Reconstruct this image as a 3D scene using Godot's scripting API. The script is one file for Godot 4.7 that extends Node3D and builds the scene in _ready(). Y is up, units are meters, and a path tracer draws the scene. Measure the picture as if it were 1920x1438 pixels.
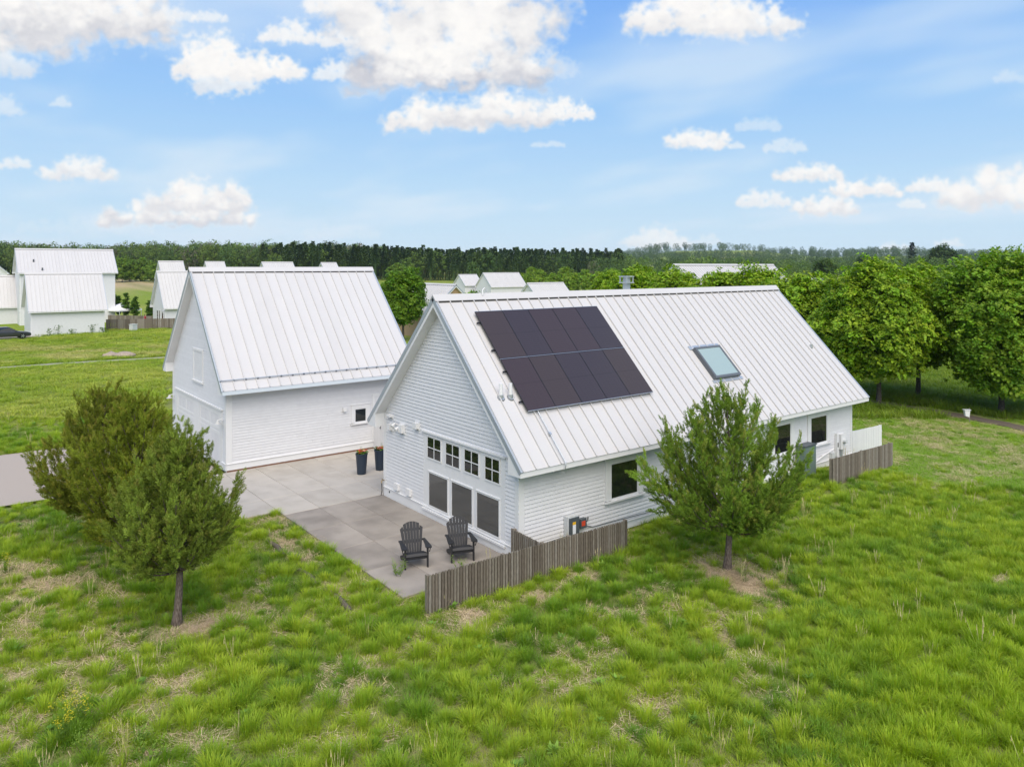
extends Node3D

# ---------------------------------------------------------------- camera and place
# World: x runs along the house ridge, z towards the near side of the house, the near corner of the house walls is the origin.
const FPX := 1408.4      # focal length in photo pixels (photo 1920 x 1438)
const HOR := 499.5       # photo row of the horizon
const CAM := Vector3(-12.76, 8.03, 16.01)
const TH := 0.90689      # turn of the house against the view
var FW := Vector3(cos(TH), 0, -sin(TH))
var RT := Vector3(sin(TH), 0, cos(TH))
var counts := {}
var mats := {}
var nz := FastNoiseLite.new()
var nz2 := FastNoiseLite.new()
var leaf_mesh := {}


class MB:
	var v := PackedVector3Array()
	var n := PackedVector3Array()
	var c := PackedColorArray()
	var col := Color(1, 1, 1)
	func tri(a: Vector3, b: Vector3, d: Vector3) -> void:
		var m := (b - a).cross(d - a).normalized()
		v.append(a); v.append(d); v.append(b)
		n.append(m); n.append(m); n.append(m)
		c.append(col); c.append(col); c.append(col)
	func trin(a: Vector3, b: Vector3, d: Vector3, na: Vector3, nb: Vector3, nd: Vector3) -> void:
		v.append(a); v.append(d); v.append(b)
		n.append(na); n.append(nd); n.append(nb)
		c.append(col); c.append(col); c.append(col)
	func quad(a: Vector3, b: Vector3, d: Vector3, e: Vector3) -> void:
		tri(a, b, d); tri(a, d, e)
	func hexa(p: Array) -> void:   # p: 8 corners, bottom ring 0-3 (counter-clockwise seen from above), top ring 4-7
		quad(p[3], p[2], p[1], p[0]); quad(p[4], p[5], p[6], p[7])
		for i in 4:
			var j := (i + 1) % 4
			quad(p[i], p[j], p[j + 4], p[i + 4])
	func box(a: Vector3, b: Vector3) -> void:
		hexa([Vector3(a.x, a.y, b.z), Vector3(b.x, a.y, b.z), Vector3(b.x, a.y, a.z), Vector3(a.x, a.y, a.z), Vector3(a.x, b.y, b.z), Vector3(b.x, b.y, b.z), Vector3(b.x, b.y, a.z), Vector3(a.x, b.y, a.z)])
	func tbox(t: Transform3D, a: Vector3, b: Vector3) -> void:
		var m := MB.new(); m.col = col; m.box(a, b); add(m, t)
	func add(m: MB, t: Transform3D) -> void:
		for i in m.v.size():
			v.append(t * m.v[i]); n.append((t.basis * m.n[i]).normalized()); c.append(m.c[i])
	func tube(pts: Array, rad: Array, sides := 6, cap := true) -> void:
		var rings := []
		for i in pts.size():
			var d: Vector3 = (pts[min(i + 1, pts.size() - 1)] - pts[max(i - 1, 0)]).normalized()
			var s := d.cross(Vector3(0.31, 0.2, 0.93) if absf(d.z) < 0.8 else Vector3(1, 0, 0)).normalized()
			var t := d.cross(s)
			var ring := []
			for k in sides:
				var a := TAU * k / sides
				var o := s * cos(a) + t * sin(a)
				ring.append([pts[i] + o * rad[i], o])
			rings.append(ring)
		for i in pts.size() - 1:
			for k in sides:
				var j := (k + 1) % sides
				var A = rings[i][k]; var B = rings[i][j]; var C = rings[i + 1][j]; var D = rings[i + 1][k]
				trin(A[0], B[0], C[0], A[1], B[1], C[1]); trin(A[0], C[0], D[0], A[1], C[1], D[1])
		if cap:
			for k in range(1, sides - 1):
				tri(rings[0][0][0], rings[0][k + 1][0], rings[0][k][0])
				tri(rings[-1][0][0], rings[-1][k][0], rings[-1][k + 1][0])
	func lathe(prof: Array, sides := 16) -> void:   # [[radius, y]...] bottom to top
		for i in prof.size() - 1:
			for k in sides:
				var a := TAU * k / sides; var b := TAU * (k + 1) / sides
				var p := func(q, w): return Vector3(cos(w) * q[0], q[1], -sin(w) * q[0])
				var sl := Vector2(prof[i + 1][1] - prof[i][1], -(prof[i + 1][0] - prof[i][0])).normalized()
				var na := Vector3(cos(a) * sl.x, sl.y, -sin(a) * sl.x); var nb := Vector3(cos(b) * sl.x, sl.y, -sin(b) * sl.x)
				trin(p.call(prof[i], a), p.call(prof[i], b), p.call(prof[i + 1], b), na, nb, nb)
				trin(p.call(prof[i], a), p.call(prof[i + 1], b), p.call(prof[i + 1], a), na, nb, na)
	func ext(poly: PackedVector2Array, f: Callable, a: float, b: float) -> void:   # poly counter-clockwise as seen from the b end
		var idx := Geometry2D.triangulate_polygon(poly)
		for i in range(0, idx.size(), 3):
			var p := poly[idx[i]]; var q := poly[idx[i + 1]]; var r := poly[idx[i + 2]]
			if (q - p).cross(r - p) < 0:
				var s := q; q = r; r = s
			tri(f.call(p, b), f.call(q, b), f.call(r, b)); tri(f.call(p, a), f.call(r, a), f.call(q, a))
		for i in poly.size():
			var p := poly[i]; var q := poly[(i + 1) % poly.size()]
			quad(f.call(p, a), f.call(q, a), f.call(q, b), f.call(p, b))
	func mesh() -> ArrayMesh:
		var a := []
		a.resize(Mesh.ARRAY_MAX)
		a[Mesh.ARRAY_VERTEX] = v; a[Mesh.ARRAY_NORMAL] = n; a[Mesh.ARRAY_COLOR] = c
		var m := ArrayMesh.new()
		m.add_surface_from_arrays(Mesh.PRIMITIVE_TRIANGLES, a)
		return m


class Fr:   # a wall's own axes: s along it, y up, d out of it
	var o: Vector3
	var r: Vector3
	var n: Vector3
	func _init(o_: Vector3, r_: Vector3, n_: Vector3) -> void:
		o = o_; r = r_; n = n_
	func p(s: float, y: float, d: float) -> Vector3:
		return o + r * s + Vector3.UP * y + n * d
	func box(m: MB, s0: float, s1: float, y0: float, y1: float, d0: float, d1: float) -> void:
		m.hexa([p(s0, y0, d1), p(s1, y0, d1), p(s1, y0, d0), p(s0, y0, d0), p(s0, y1, d1), p(s1, y1, d1), p(s1, y1, d0), p(s0, y1, d0)])


# ---------------------------------------------------------------- small helpers
func numbered(called: String) -> String:
	counts[called] = counts.get(called, -1) + 1
	return called if counts[called] == 0 else "%s_%03d" % [called, counts[called]]

const NTH := ["first", "second", "third", "fourth", "fifth", "sixth", "seventh"]

func tag(o: Node, label: String, category: String, group := "") -> void:
	o.set_meta("label", label); o.set_meta("category", category)
	if group: o.set_meta("group", group)

func thing(called: String, label: String, category: String, at := Vector3.ZERO, turn := 0.0, group := "") -> Node3D:
	var o := Node3D.new()
	o.name = numbered(called); add_child(o)
	o.position = at; o.rotation.y = turn
	tag(o, label, category, group)
	return o

func part(parent: Node, called: String, m: Mesh, mat: Material) -> MeshInstance3D:
	var o := MeshInstance3D.new()
	o.name = called; o.mesh = m; o.material_override = mat
	parent.add_child(o, true)
	return o

func top(called: String, m: Mesh, mat: Material) -> MeshInstance3D:
	var o := MeshInstance3D.new()
	o.name = numbered(called); o.mesh = m; o.material_override = mat
	add_child(o)
	return o

func structure(called: String, m: Mesh, mat: Material) -> MeshInstance3D:
	var o := top(called, m, mat)
	o.set_meta("kind", "structure")
	return o

func lin(r: float, g: float, b: float) -> Color:
	return Color(r, g, b).linear_to_srgb()

func mat(called: String, c: Color, rough := 0.7, spec := 0.5) -> StandardMaterial3D:
	var m := StandardMaterial3D.new()
	m.resource_name = called; m.albedo_color = c; m.roughness = rough; m.metallic_specular = spec
	mats[called] = m
	return m

func noise_tex(freq: float, ramp: Array, sd := 1, size := 512, oct := 5) -> NoiseTexture2D:
	var n := FastNoiseLite.new()
	n.seed = sd; n.frequency = freq; n.fractal_octaves = oct; n.noise_type = FastNoiseLite.TYPE_SIMPLEX_SMOOTH
	var t := NoiseTexture2D.new()
	t.width = size; t.height = size; t.seamless = true; t.noise = n
	if ramp:
		var g := Gradient.new()
		g.offsets = PackedFloat32Array(ramp.map(func(x): return x[0])); g.colors = PackedColorArray(ramp.map(func(x): return x[1]))
		t.color_ramp = g
	return t

func textured(m: StandardMaterial3D, t: Texture2D, per_metre: float, bump := 0.0, world := true, sharp := 4.0) -> StandardMaterial3D:
	m.albedo_texture = t
	m.uv1_triplanar = true; m.uv1_world_triplanar = world; m.uv1_scale = Vector3.ONE * per_metre; m.uv1_triplanar_sharpness = sharp
	if bump > 0:
		m.heightmap_enabled = true; m.heightmap_texture = t; m.heightmap_scale = bump
	return m

func sm(a: float, b: float, x: float) -> float:
	return smoothstep(a, b, x)

# camera axes: (across, forward) of a world point, and back
func ca(x: float, z: float) -> Vector2:
	var d := Vector3(x - CAM.x, 0, z - CAM.z)
	return Vector2(d.dot(RT), d.dot(FW))

func terrain(x: float, z: float) -> float:
	var q := ca(x, z)
	var D := q.y
	var px := 960.0 + FPX * q.x / maxf(D, 1.0)
	var left := 1.0 - sm(500, 900, px)
	var y := -0.05 - 0.82 * sm(42, 88, D) * (left + (1.0 - left) * sm(70, 130, D))
	y -= 0.9 * sm(110, 210, D) * (1.0 - left)
	y += (4.2 * left + 2.6 * (1.0 - left)) * sm(210, 460, D)
	y += 40.0 * sm(700, 1900, D) * sm(700, 1100, px) * (0.72 + 0.35 * exp(-pow((px - 1290.0) / 130.0, 2.0)) + 0.8 * nz.get_noise_2d(x * 0.022, z * 0.022))
	if z > 0.3:
		y += 0.10 * nz.get_noise_2d(x * 4.0, z * 4.0) * sm(1.6, 4.0, z)
	y += 0.5 * nz.get_noise_2d(x * 0.5, z * 0.5) * sm(48, 110, D)
	return y

func on_ground(px: float, py: float) -> Vector3:
	var y := 0.0
	var p := Vector3.ZERO
	for i in 6:
		var D := (CAM.y - y) * FPX / (py - HOR)
		p = CAM + FW * D + RT * ((px - 960.0) / FPX * D)
		y = terrain(p.x, p.z)
	p.y = y
	return p

func at(px: float, D: float, h := 0.0) -> Vector3:
	var p := CAM + FW * D + RT * ((px - 960.0) / FPX * D)
	p.y = terrain(p.x, p.z) + h
	return p


# ---------------------------------------------------------------- sky
func make_sky() -> ImageTexture:
	var W := 4096; var H := 2048
	var w := W / 2; var h := H / 2
	var bytes := PackedByteArray()
	bytes.resize(w * h * 3)
	var wn := FastNoiseLite.new()
	wn.seed = 5; wn.frequency = 1.0; wn.fractal_octaves = 4; wn.noise_type = FastNoiseLite.TYPE_SIMPLEX_SMOOTH
	var stops := [[0.0, Color(0.83, 0.905, 0.955)], [2.0, Color(0.80, 0.893, 0.958)], [6.0, Color(0.735, 0.86, 0.962)], [12.0, Color(0.62, 0.79, 0.962)], [20.0, Color(0.50, 0.695, 0.955)], [40.0, Color(0.40, 0.62, 0.92)], [90.0, Color(0.31, 0.53, 0.86)]]
	for y in h:
		var el := 90.0 - (y + 0.5) / h * 180.0
		var base := Color(0.62, 0.68, 0.62)
		if el >= 0.0:
			for k in stops.size() - 1:
				if el <= stops[k + 1][0]:
					base = stops[k][1].lerp(stops[k + 1][1], (el - stops[k][0]) / (stops[k + 1][0] - stops[k][0]))
					break
		for x in w:
			var c := base
			if el > 0.0:
				var az := TAU * x / w
				var ce := cos(deg_to_rad(el))
				var dx := cos(az) * ce; var dz := sin(az) * ce; var dy := sin(deg_to_rad(el))
				var q := 1.0 / (dy + 0.16)
				var n := wn.get_noise_3d(dx * q * 0.55, dy * 3.0, dz * q * 0.9 + 7.0)
				c = base.lerp(Color(0.87, 0.92, 0.965), 0.62 * smoothstep(-0.18, 0.5, n))
			var i := (y * w + x) * 3
			bytes[i] = int(c.r * 255); bytes[i + 1] = int(c.g * 255); bytes[i + 2] = int(c.b * 255)
	var im := Image.create_from_data(w, h, false, Image.FORMAT_RGB8, bytes)
	im.resize(W, H, Image.INTERPOLATE_CUBIC)
	bytes = im.get_data()
	# clouds: [x0, x1, top, bottom, density] in photo pixels, grey underside share
	var cl := [
		[-260, 120, -190, 128, 1.0, 0.8], [40, 300, -140, 105, 1.0, 0.7], [-140, 60, 60, 150, 0.7, 0.35], [290, 365, 5, 42, 0.6, 0.1], [358, 424, 14, 44, 0.7, 0.1],
		[336, 490, 42, 160, 1.0, 0.25], [370, 470, 90, 185, 0.8, 0.3], [430, 566, 88, 156, 1.0, 0.2], [488, 602, 26, 88, 0.9, 0.15], [575, 700, -40, 30, 0.9, 0.1], [604, 720, 36, 92, 0.85, 0.15], [592, 676, 106, 154, 0.8, 0.15], [682, 724, 128, 154, 0.8, 0.1],
		[640, 1020, -170, 120, 1.0, 0.55], [660, 1010, -10, 186, 1.0, 0.95], [720, 880, 60, 165, 1.0, 0.5], [726, 910, 164, 250, 1.0, 0.4], [836, 1032, 152, 246, 1.0, 0.6], [1022, 1108, 172, 230, 0.95, 0.15], [990, 1065, 260, 278, 0.45, 0.1], [1010, 1075, 80, 150, 0.35, 0.3],
		[1190, 1400, -60, 78, 1.0, 0.35], [1300, 1500, -20, 76, 0.95, 0.35], [1242, 1372, 228, 284, 0.95, 0.25], [1376, 1470, 214, 248, 0.4, 0.1], [1434, 1510, 252, 288, 0.5, 0.1], [1366, 1395, 262, 280, 0.6, 0.1],
		[1440, 1592, 298, 344, 0.95, 0.3], [1384, 1482, 348, 392, 0.8, 0.2], [1488, 1618, 354, 408, 0.95, 0.4], [1552, 1700, 326, 372, 1.0, 0.3], [1690, 1800, 326, 364, 0.9, 0.2], [1740, 2040, 296, 398, 1.0, 0.45], [1960, 2120, 320, 392, 0.95, 0.4], [1684, 1735, 368, 392, 0.6, 0.1],
		[172, 494, 358, 430, 1.0, 0.7], [286, 464, 316, 408, 1.0, 0.5], [74, 212, 282, 342, 0.9, 0.4], [-10, 62, 290, 318, 0.7, 0.2], [96, 130, 176, 202, 0.5, 0.1], [-30, 34, 168, 222, 0.5, 0.2],
		[1174, 1290, 416, 470, 0.7, 0.2], [1306, 1348, 432, 462, 0.35, 0.1], [1636, 1730, 452, 480, 0.55, 0.15], [1750, 1810, 444, 464, 0.5, 0.1], [1865, 1925, 128, 156, 0.3, 0.1],
		[20, 300, 395, 440, 0.16, 0.1], [560, 720, 410, 450, 0.14, 0.1], [2150, 2500, 60, 230, 0.95, 0.5], [-700, -330, 180, 330, 0.95, 0.5],
	]
	var items := []
	for a in cl:
		items.append([38.04, a[0], a[1], a[2], a[3], a[4], a[5]])
	var rg := RandomNumberGenerator.new()
	rg.seed = 77
	for i in 90:      # rest of the sky, with extra unseen clouds added to whiten ambient light
		var e := 2.0 + 70.0 * rg.randf()
		var az := 38.04 + 48.0 + rg.randf() * 264.0 if e < 21.0 else rg.randf() * 360.0
		var half := (45.0 + 150.0 * rg.randf()) * (0.6 + e / 45.0)
		var yy := HOR - FPX * deg_to_rad(e)
		items.append([az, 960.0 - half, 960.0 + half, yy - half * 0.33, yy + half * 0.22, 0.95, 0.3 + 0.4 * rg.randf()])
	var cn := FastNoiseLite.new()
	cn.seed = 21; cn.frequency = 1.0; cn.fractal_octaves = 6; cn.fractal_gain = 0.60; cn.noise_type = FastNoiseLite.TYPE_SIMPLEX_SMOOTH
	for ci in items.size():
		var it: Array = items[ci]
		var x0: float = it[1]; var x1: float = it[2]; var y0: float = it[3]; var y1: float = it[4]
		var ww := x1 - x0; var hh := y1 - y0
		rg.seed = 1000 + ci
		var puffs := []
		var np := 5 + int(ww / hh * 2.6)
		for k in np:
			var f := (k + 0.5) / np
			var env := pow(sin(PI * clampf(f * 0.86 + 0.07, 0, 1)), 0.55)
			var r := hh * (0.24 + 0.24 * rg.randf()) * env
			var cy := lerpf(y1 - r * 0.85, y0 + r, rg.randf() * env * (0.55 + 0.45 * rg.randf()))
			puffs.append(Vector3(x0 + ww * (0.06 + 0.88 * f) + rg.randf_range(-0.04, 0.04) * ww, cy, r))
			if env > 0.55:
				puffs.append(Vector3(x0 + ww * f, y1 - hh * 0.26, hh * 0.27))
		var sc := 1.0 / clampf(minf(hh * 1.1, ww * 0.4), 26.0, 150.0)
		var gnomon: bool = ci < cl.size()
		var c0 := Vector2((x0 + x1) / 2, (y0 + y1) / 2)
		var el0 := (HOR - c0.y) / FPX
		var pad := 0.25 * hh + 8.0
		var azr := deg_to_rad(it[0])
		# bounds in the panorama
		var e_top: float; var e_bot: float; var a0: float; var a1: float
		if gnomon:
			a0 = atan((x0 - pad - 960.0) / FPX); a1 = atan((x1 + pad - 960.0) / FPX)
			e_top = atan((HOR - y0 + pad) / FPX); e_bot = atan((HOR - y1 - pad) / FPX * 0.75)
		else:
			var k := 1.0 / maxf(cos(el0), 0.3)
			a0 = (x0 - pad - 960.0) / FPX * k; a1 = (x1 + pad - 960.0) / FPX * k
			e_top = (HOR - y0 + pad) / FPX; e_bot = (HOR - y1 - pad) / FPX
		var iy0 := clampi(int((0.5 - e_top / PI) * H), 0, H / 2 - 1); var iy1 := clampi(int((0.5 - e_bot / PI) * H) + 1, 0, H / 2 - 1)
		var ix0 := int((azr + a0) / TAU * W); var ix1 := int((azr + a1) / TAU * W) + 1
		var st := 1 if gnomon else 3
		for iy in range(iy0, iy1, st):
			var el := (0.5 - (iy + 0.5 * st) / H) * PI
			for ix in range(ix0, ix1, st):
				var a := (ix + 0.5 * st) / W * TAU - azr
				var px: float; var py: float
				if gnomon:
					var X := tan(a)
					px = 960.0 + FPX * X; py = HOR - FPX * tan(el) * sqrt(1.0 + X * X)
				else:
					px = 960.0 + FPX * a * cos(el0); py = HOR - FPX * el
				var wx := px + 0.16 * hh * cn.get_noise_2d(px * sc * 1.3 + 31.0 * ci, py * sc * 1.3 + 9.0)
				var wy := py + 0.16 * hh * cn.get_noise_2d(px * sc * 1.3 + 31.0 * ci, py * sc * 1.3 + 99.0)
				var F := -9.0
				var up := 0.0
				for p in puffs:
					var dx: float = wx - p.x; var dy: float = wy - p.y
					var f: float = 1.0 - sqrt(dx * dx + dy * dy * (1.0 if dy < 0 else 1.7)) / p.z
					if f > F:
						F = f
					if f > 0.0:
						up = maxf(up, (f + 0.15) * clampf(0.5 - dy / p.z * 0.7, 0, 1))
				if F < -0.8:
					continue
				var n := cn.get_noise_2d(px * sc * 2.2 + 17.0 * ci, py * sc * 2.8)
				var dens: float = smoothstep(-0.24, 0.72, F + 0.66 * n) * it[5]
				if dens <= 0.004:
					continue
				var t := clampf((wy - y0) / hh, 0, 1)
				var n3 := cn.get_noise_2d(px * sc * 1.1 + 3.0 * ci, py * sc * 1.6 + 50.0)
				var grey: float = minf(1.0, it[6] * 1.05) * smoothstep(0.30, 1.0, t + 0.5 * n3 + 0.12 - 0.35 * up) * smoothstep(0.05, 0.6, dens)
				var c := Color(1.0, 0.99, 0.975).lerp(Color(0.745, 0.755, 0.795), clampf(grey, 0, 1))
				c = c.lerp(Color(0.93, 0.93, 0.94), clampf(0.5 * n + 0.2, 0, 0.6))
				for sy in st:
					for sx in st:
						var i := ((iy + sy) * W + posmod(ix + sx, W)) * 3
						bytes[i] = int(lerpf(bytes[i], c.r * 255, dens)); bytes[i + 1] = int(lerpf(bytes[i + 1], c.g * 255, dens)); bytes[i + 2] = int(lerpf(bytes[i + 2], c.b * 255, dens))
	return ImageTexture.create_from_image(Image.create_from_data(W, H, false, Image.FORMAT_RGB8, bytes))


# ---------------------------------------------------------------- materials
func make_materials() -> void:
	var near_white := [[0.0, lin(0.68, 0.68, 0.68)], [0.5, lin(0.70, 0.70, 0.697)], [1.0, lin(0.715, 0.715, 0.715)]]
	textured(mat("white paint", Color.WHITE, 0.55, 0.4), noise_tex(0.012, near_white, 3), 0.35)
	for i in 4:
		var k := 0.988 + 0.006 * i
		var m := mat("clapboard %d" % i, Color(k, k, k * 1.004), 0.6, 0.4)
		textured(m, noise_tex(0.02, [[0.0, lin(0.63, 0.63, 0.632)], [0.55, lin(0.662, 0.662, 0.664)], [1.0, lin(0.68, 0.68, 0.68)]], 11 + i, 256), 0.5)
	for i in 4:
		var k := 0.99 + 0.004 * i
		var m := mat("roof metal %d" % i, Color(k, k * 0.995, k * 0.99), 0.42, 0.5)
		textured(m, noise_tex(0.008, [[0.0, lin(0.500, 0.492, 0.486)], [0.45, lin(0.520, 0.512, 0.505)], [1.0, lin(0.535, 0.528, 0.521)]], 31 + i, 256), 0.22)
	mat("rake metal", lin(0.36, 0.40, 0.44), 0.4, 0.6).metallic = 0.3
	mat("galvanised", lin(0.50, 0.53, 0.55), 0.35, 0.6).metallic = 0.6
	mat("gutter", lin(0.58, 0.64, 0.68), 0.45, 0.5)
	mat("dark gap", lin(0.05, 0.047, 0.045), 0.9, 0.2)
	mat("window glass", lin(0.010, 0.012, 0.012), 0.03, 0.6)
	mat("screened glass", lin(0.060, 0.062, 0.060), 0.05, 0.75)
	mat("skylight glass", lin(0.30, 0.38, 0.36), 0.05, 0.7)  # pale base colour stands in for sky reflected in the pane
	mat("dark frame", lin(0.10, 0.11, 0.12), 0.4, 0.5)
	mat("foundation", lin(0.24, 0.23, 0.22), 0.9, 0.2)
	mat("brick", lin(0.24, 0.13, 0.085), 0.9, 0.2)
	mat("wood strip", lin(0.17, 0.11, 0.065), 0.8, 0.3)
	mat("tan siding", lin(0.42, 0.29, 0.17), 0.8, 0.3)
	for i in 3:
		var m := mat("solar cell %d" % i, Color.WHITE, 0.13, 0.42)
		var a := [lin(0.050, 0.036, 0.036), lin(0.045, 0.035, 0.038), lin(0.052, 0.039, 0.036)]
		m.albedo_texture = cell_texture(a[i], 40 + i)
		m.texture_filter = BaseMaterial3D.TEXTURE_FILTER_LINEAR
	mat("panel frame", lin(0.012, 0.012, 0.013), 0.35, 0.5)
	mat("panel edge", lin(0.45, 0.46, 0.47), 0.3, 0.6).metallic = 0.7
	mat("chair plastic", lin(0.022, 0.022, 0.024), 0.5, 0.4)
	mat("planter", lin(0.018, 0.030, 0.050), 0.45, 0.5)
	mat("soil", lin(0.05, 0.035, 0.025), 0.95, 0.2)
	mat("grey box", lin(0.075, 0.09, 0.10), 0.45, 0.5)
	mat("pale box", lin(0.55, 0.57, 0.57), 0.5, 0.5)
	mat("yellow label", lin(0.75, 0.45, 0.03), 0.5, 0.4)
	mat("white label", lin(0.72, 0.76, 0.80), 0.5, 0.4)
	mat("red label", lin(0.60, 0.07, 0.03), 0.5, 0.4)
	mat("green box", lin(0.13, 0.18, 0.16), 0.55, 0.4)
	mat("brass", lin(0.30, 0.22, 0.10), 0.4, 0.6).metallic = 0.8
	mat("black rubber", lin(0.015, 0.015, 0.015), 0.7, 0.3)
	for i in 6:
		var b: Array = [[0.178, 0.152, 0.122], [0.208, 0.182, 0.150], [0.152, 0.130, 0.104], [0.232, 0.208, 0.176], [0.188, 0.166, 0.134], [0.13, 0.110, 0.088]][i]
		var m := mat("weathered wood %d" % i, Color.WHITE, 0.9, 0.2)
		textured(m, noise_tex(0.03, [[0.0, lin(b[0] * 0.7, b[1] * 0.7, b[2] * 0.68)], [0.5, lin(b[0], b[1], b[2])], [1.0, lin(b[0] * 1.35, b[1] * 1.35, b[2] * 1.35)]], 61 + i, 256), 1.0, 0.15)
		m.uv1_scale = Vector3(5.0, 0.7, 5.0)
	var conc := [[0.0, lin(0.40, 0.365, 0.315)], [0.3, lin(0.43, 0.395, 0.343)], [0.55, lin(0.46, 0.422, 0.368)], [1.0, lin(0.49, 0.452, 0.398)]]
	for i in 3:
		var k: float = [0.98, 1.0, 1.02][i]
		textured(mat("pale concrete %d" % i, Color(0.95 * k, 0.95 * k, 0.95 * k), 0.85, 0.3), noise_tex(0.008, conc, 80 + i), 0.22)
	var dconc := [[0.0, lin(0.255, 0.226, 0.195)], [0.35, lin(0.298, 0.266, 0.23)], [0.6, lin(0.345, 0.308, 0.266)], [1.0, lin(0.39, 0.35, 0.302)]]
	for i in 3:
		var k: float = [0.975, 1.0, 1.025][i]
		textured(mat("stained concrete %d" % i, Color(0.93 * k, 0.93 * k, 0.93 * k), 0.8, 0.35), noise_tex(0.006, dconc, 90 + i), 0.21)
	textured(mat("asphalt", Color.WHITE, 0.9, 0.3), noise_tex(0.05, [[0.0, lin(0.31, 0.265, 0.225)], [0.5, lin(0.365, 0.315, 0.27)], [1.0, lin(0.42, 0.37, 0.32)]], 101), 0.8)
	textured(mat("path concrete", Color.WHITE, 0.9, 0.2), noise_tex(0.04, [[0.0, lin(0.24, 0.22, 0.18)], [1.0, lin(0.40, 0.37, 0.31)]], 103, 256), 0.5)
	textured(mat("path gravel", Color.WHITE, 0.95, 0.2), noise_tex(0.06, [[0.0, lin(0.08, 0.065, 0.05)], [1.0, lin(0.20, 0.165, 0.13)]], 104, 256), 0.9)
	textured(mat("rock", Color.WHITE, 0.9, 0.3), noise_tex(0.03, [[0.0, lin(0.22, 0.17, 0.12)], [1.0, lin(0.50, 0.42, 0.34)]], 105, 256), 0.9, 1.0)
	var bark := textured(mat("juniper bark", Color.WHITE, 0.95, 0.2), noise_tex(0.03, [[0.0, lin(0.06, 0.045, 0.035)], [0.5, lin(0.14, 0.11, 0.09)], [1.0, lin(0.26, 0.22, 0.19)]], 106, 256), 1.0, 1.5)
	bark.uv1_scale = Vector3(4, 0.9, 4)
	textured(mat("maple bark", Color.WHITE, 0.95, 0.2), noise_tex(0.03, [[0.0, lin(0.05, 0.042, 0.036)], [1.0, lin(0.16, 0.14, 0.12)]], 107, 256), 1.0, 1.0)
	# ground: vertex colours say grass or straw, the texture gives the thatch its grain
	var g := textured(mat("ground", Color.WHITE, 0.95, 0.15), noise_tex(0.06, [[0.0, Color(0.62, 0.62, 0.60)], [0.5, Color(0.86, 0.86, 0.86)], [1.0, Color(1, 1, 1)]], 108, 1024), 0.55, 3.0)
	g.vertex_color_use_as_albedo = true
	for a in [["grass blade", 0.55, Color(0.80, 0.86, 0.40)], ["leaf", 0.5, Color(0.76, 0.84, 0.36)], ["juniper spray", 0.7, Color(0.40, 0.44, 0.20)], ["far leaf", 0.8, Color(0.3, 0.34, 0.12)], ["flower", 0.6, Color(0.4, 0.4, 0.4)]]:
		var m := mat(a[0], Color.WHITE, a[1], 0.35)
		m.vertex_color_use_as_albedo = true
		m.cull_mode = BaseMaterial3D.CULL_DISABLED
		m.backlight_enabled = true; m.backlight = a[2]
	var sw := mat("straw", Color.WHITE, 0.8, 0.2)
	sw.vertex_color_use_as_albedo = true
	mat("car paint", lin(0.010, 0.010, 0.012), 0.2, 0.6).clearcoat_enabled = true
	mat("car glass", lin(0.02, 0.024, 0.026), 0.04, 0.7)
	mat("rim", lin(0.50, 0.50, 0.52), 0.3, 0.6).metallic = 0.8
	mat("headlight", lin(0.6, 0.62, 0.64), 0.1, 0.7)
	mat("canopy cloth", lin(0.72, 0.72, 0.72), 0.8, 0.2)
	mat("skin", lin(0.42, 0.25, 0.17), 0.6, 0.3)
	mat("red shirt", lin(0.33, 0.05, 0.07), 0.8, 0.2)
	mat("dark trousers", lin(0.06, 0.06, 0.075), 0.8, 0.2)
	mat("dark hair", lin(0.02, 0.015, 0.012), 0.7, 0.3)

func cell_texture(c: Color, sd: int) -> ImageTexture:   # print of a module: fine cell grid with a centre gap
	var im := Image.create(256, 384, false, Image.FORMAT_RGB8)
	im.fill(c)
	var line := c.lerp(Color(0.36, 0.34, 0.36), 0.32)
	for k in range(1, 6):
		im.fill_rect(Rect2i(int(256.0 * k / 6.0), 0, 1, 384), line)
	for k in range(1, 24):
		im.fill_rect(Rect2i(0, int(384.0 * k / 24.0), 256, 1), line)
	im.fill_rect(Rect2i(0, 191, 256, 2), c.lerp(Color(0.10, 0.10, 0.11), 0.35))
	return ImageTexture.create_from_image(im)


# ---------------------------------------------------------------- houses
# A board of siding on a wall's frame: wedge, thicker at its lower edge
func board(fr: Fr, a0: float, a1: float, b0: float, b1: float, y0: float, y1: float) -> ArrayMesh:
	var m := MB.new()
	m.hexa([fr.p(a0, y0, 0.031), fr.p(a1, y0, 0.031), fr.p(a1, y0, 0.0), fr.p(a0, y0, 0.0), fr.p(b0, y1, 0.006), fr.p(b1, y1, 0.006), fr.p(b1, y1, 0.0), fr.p(b0, y1, 0.0)])
	return m.mesh()

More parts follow.
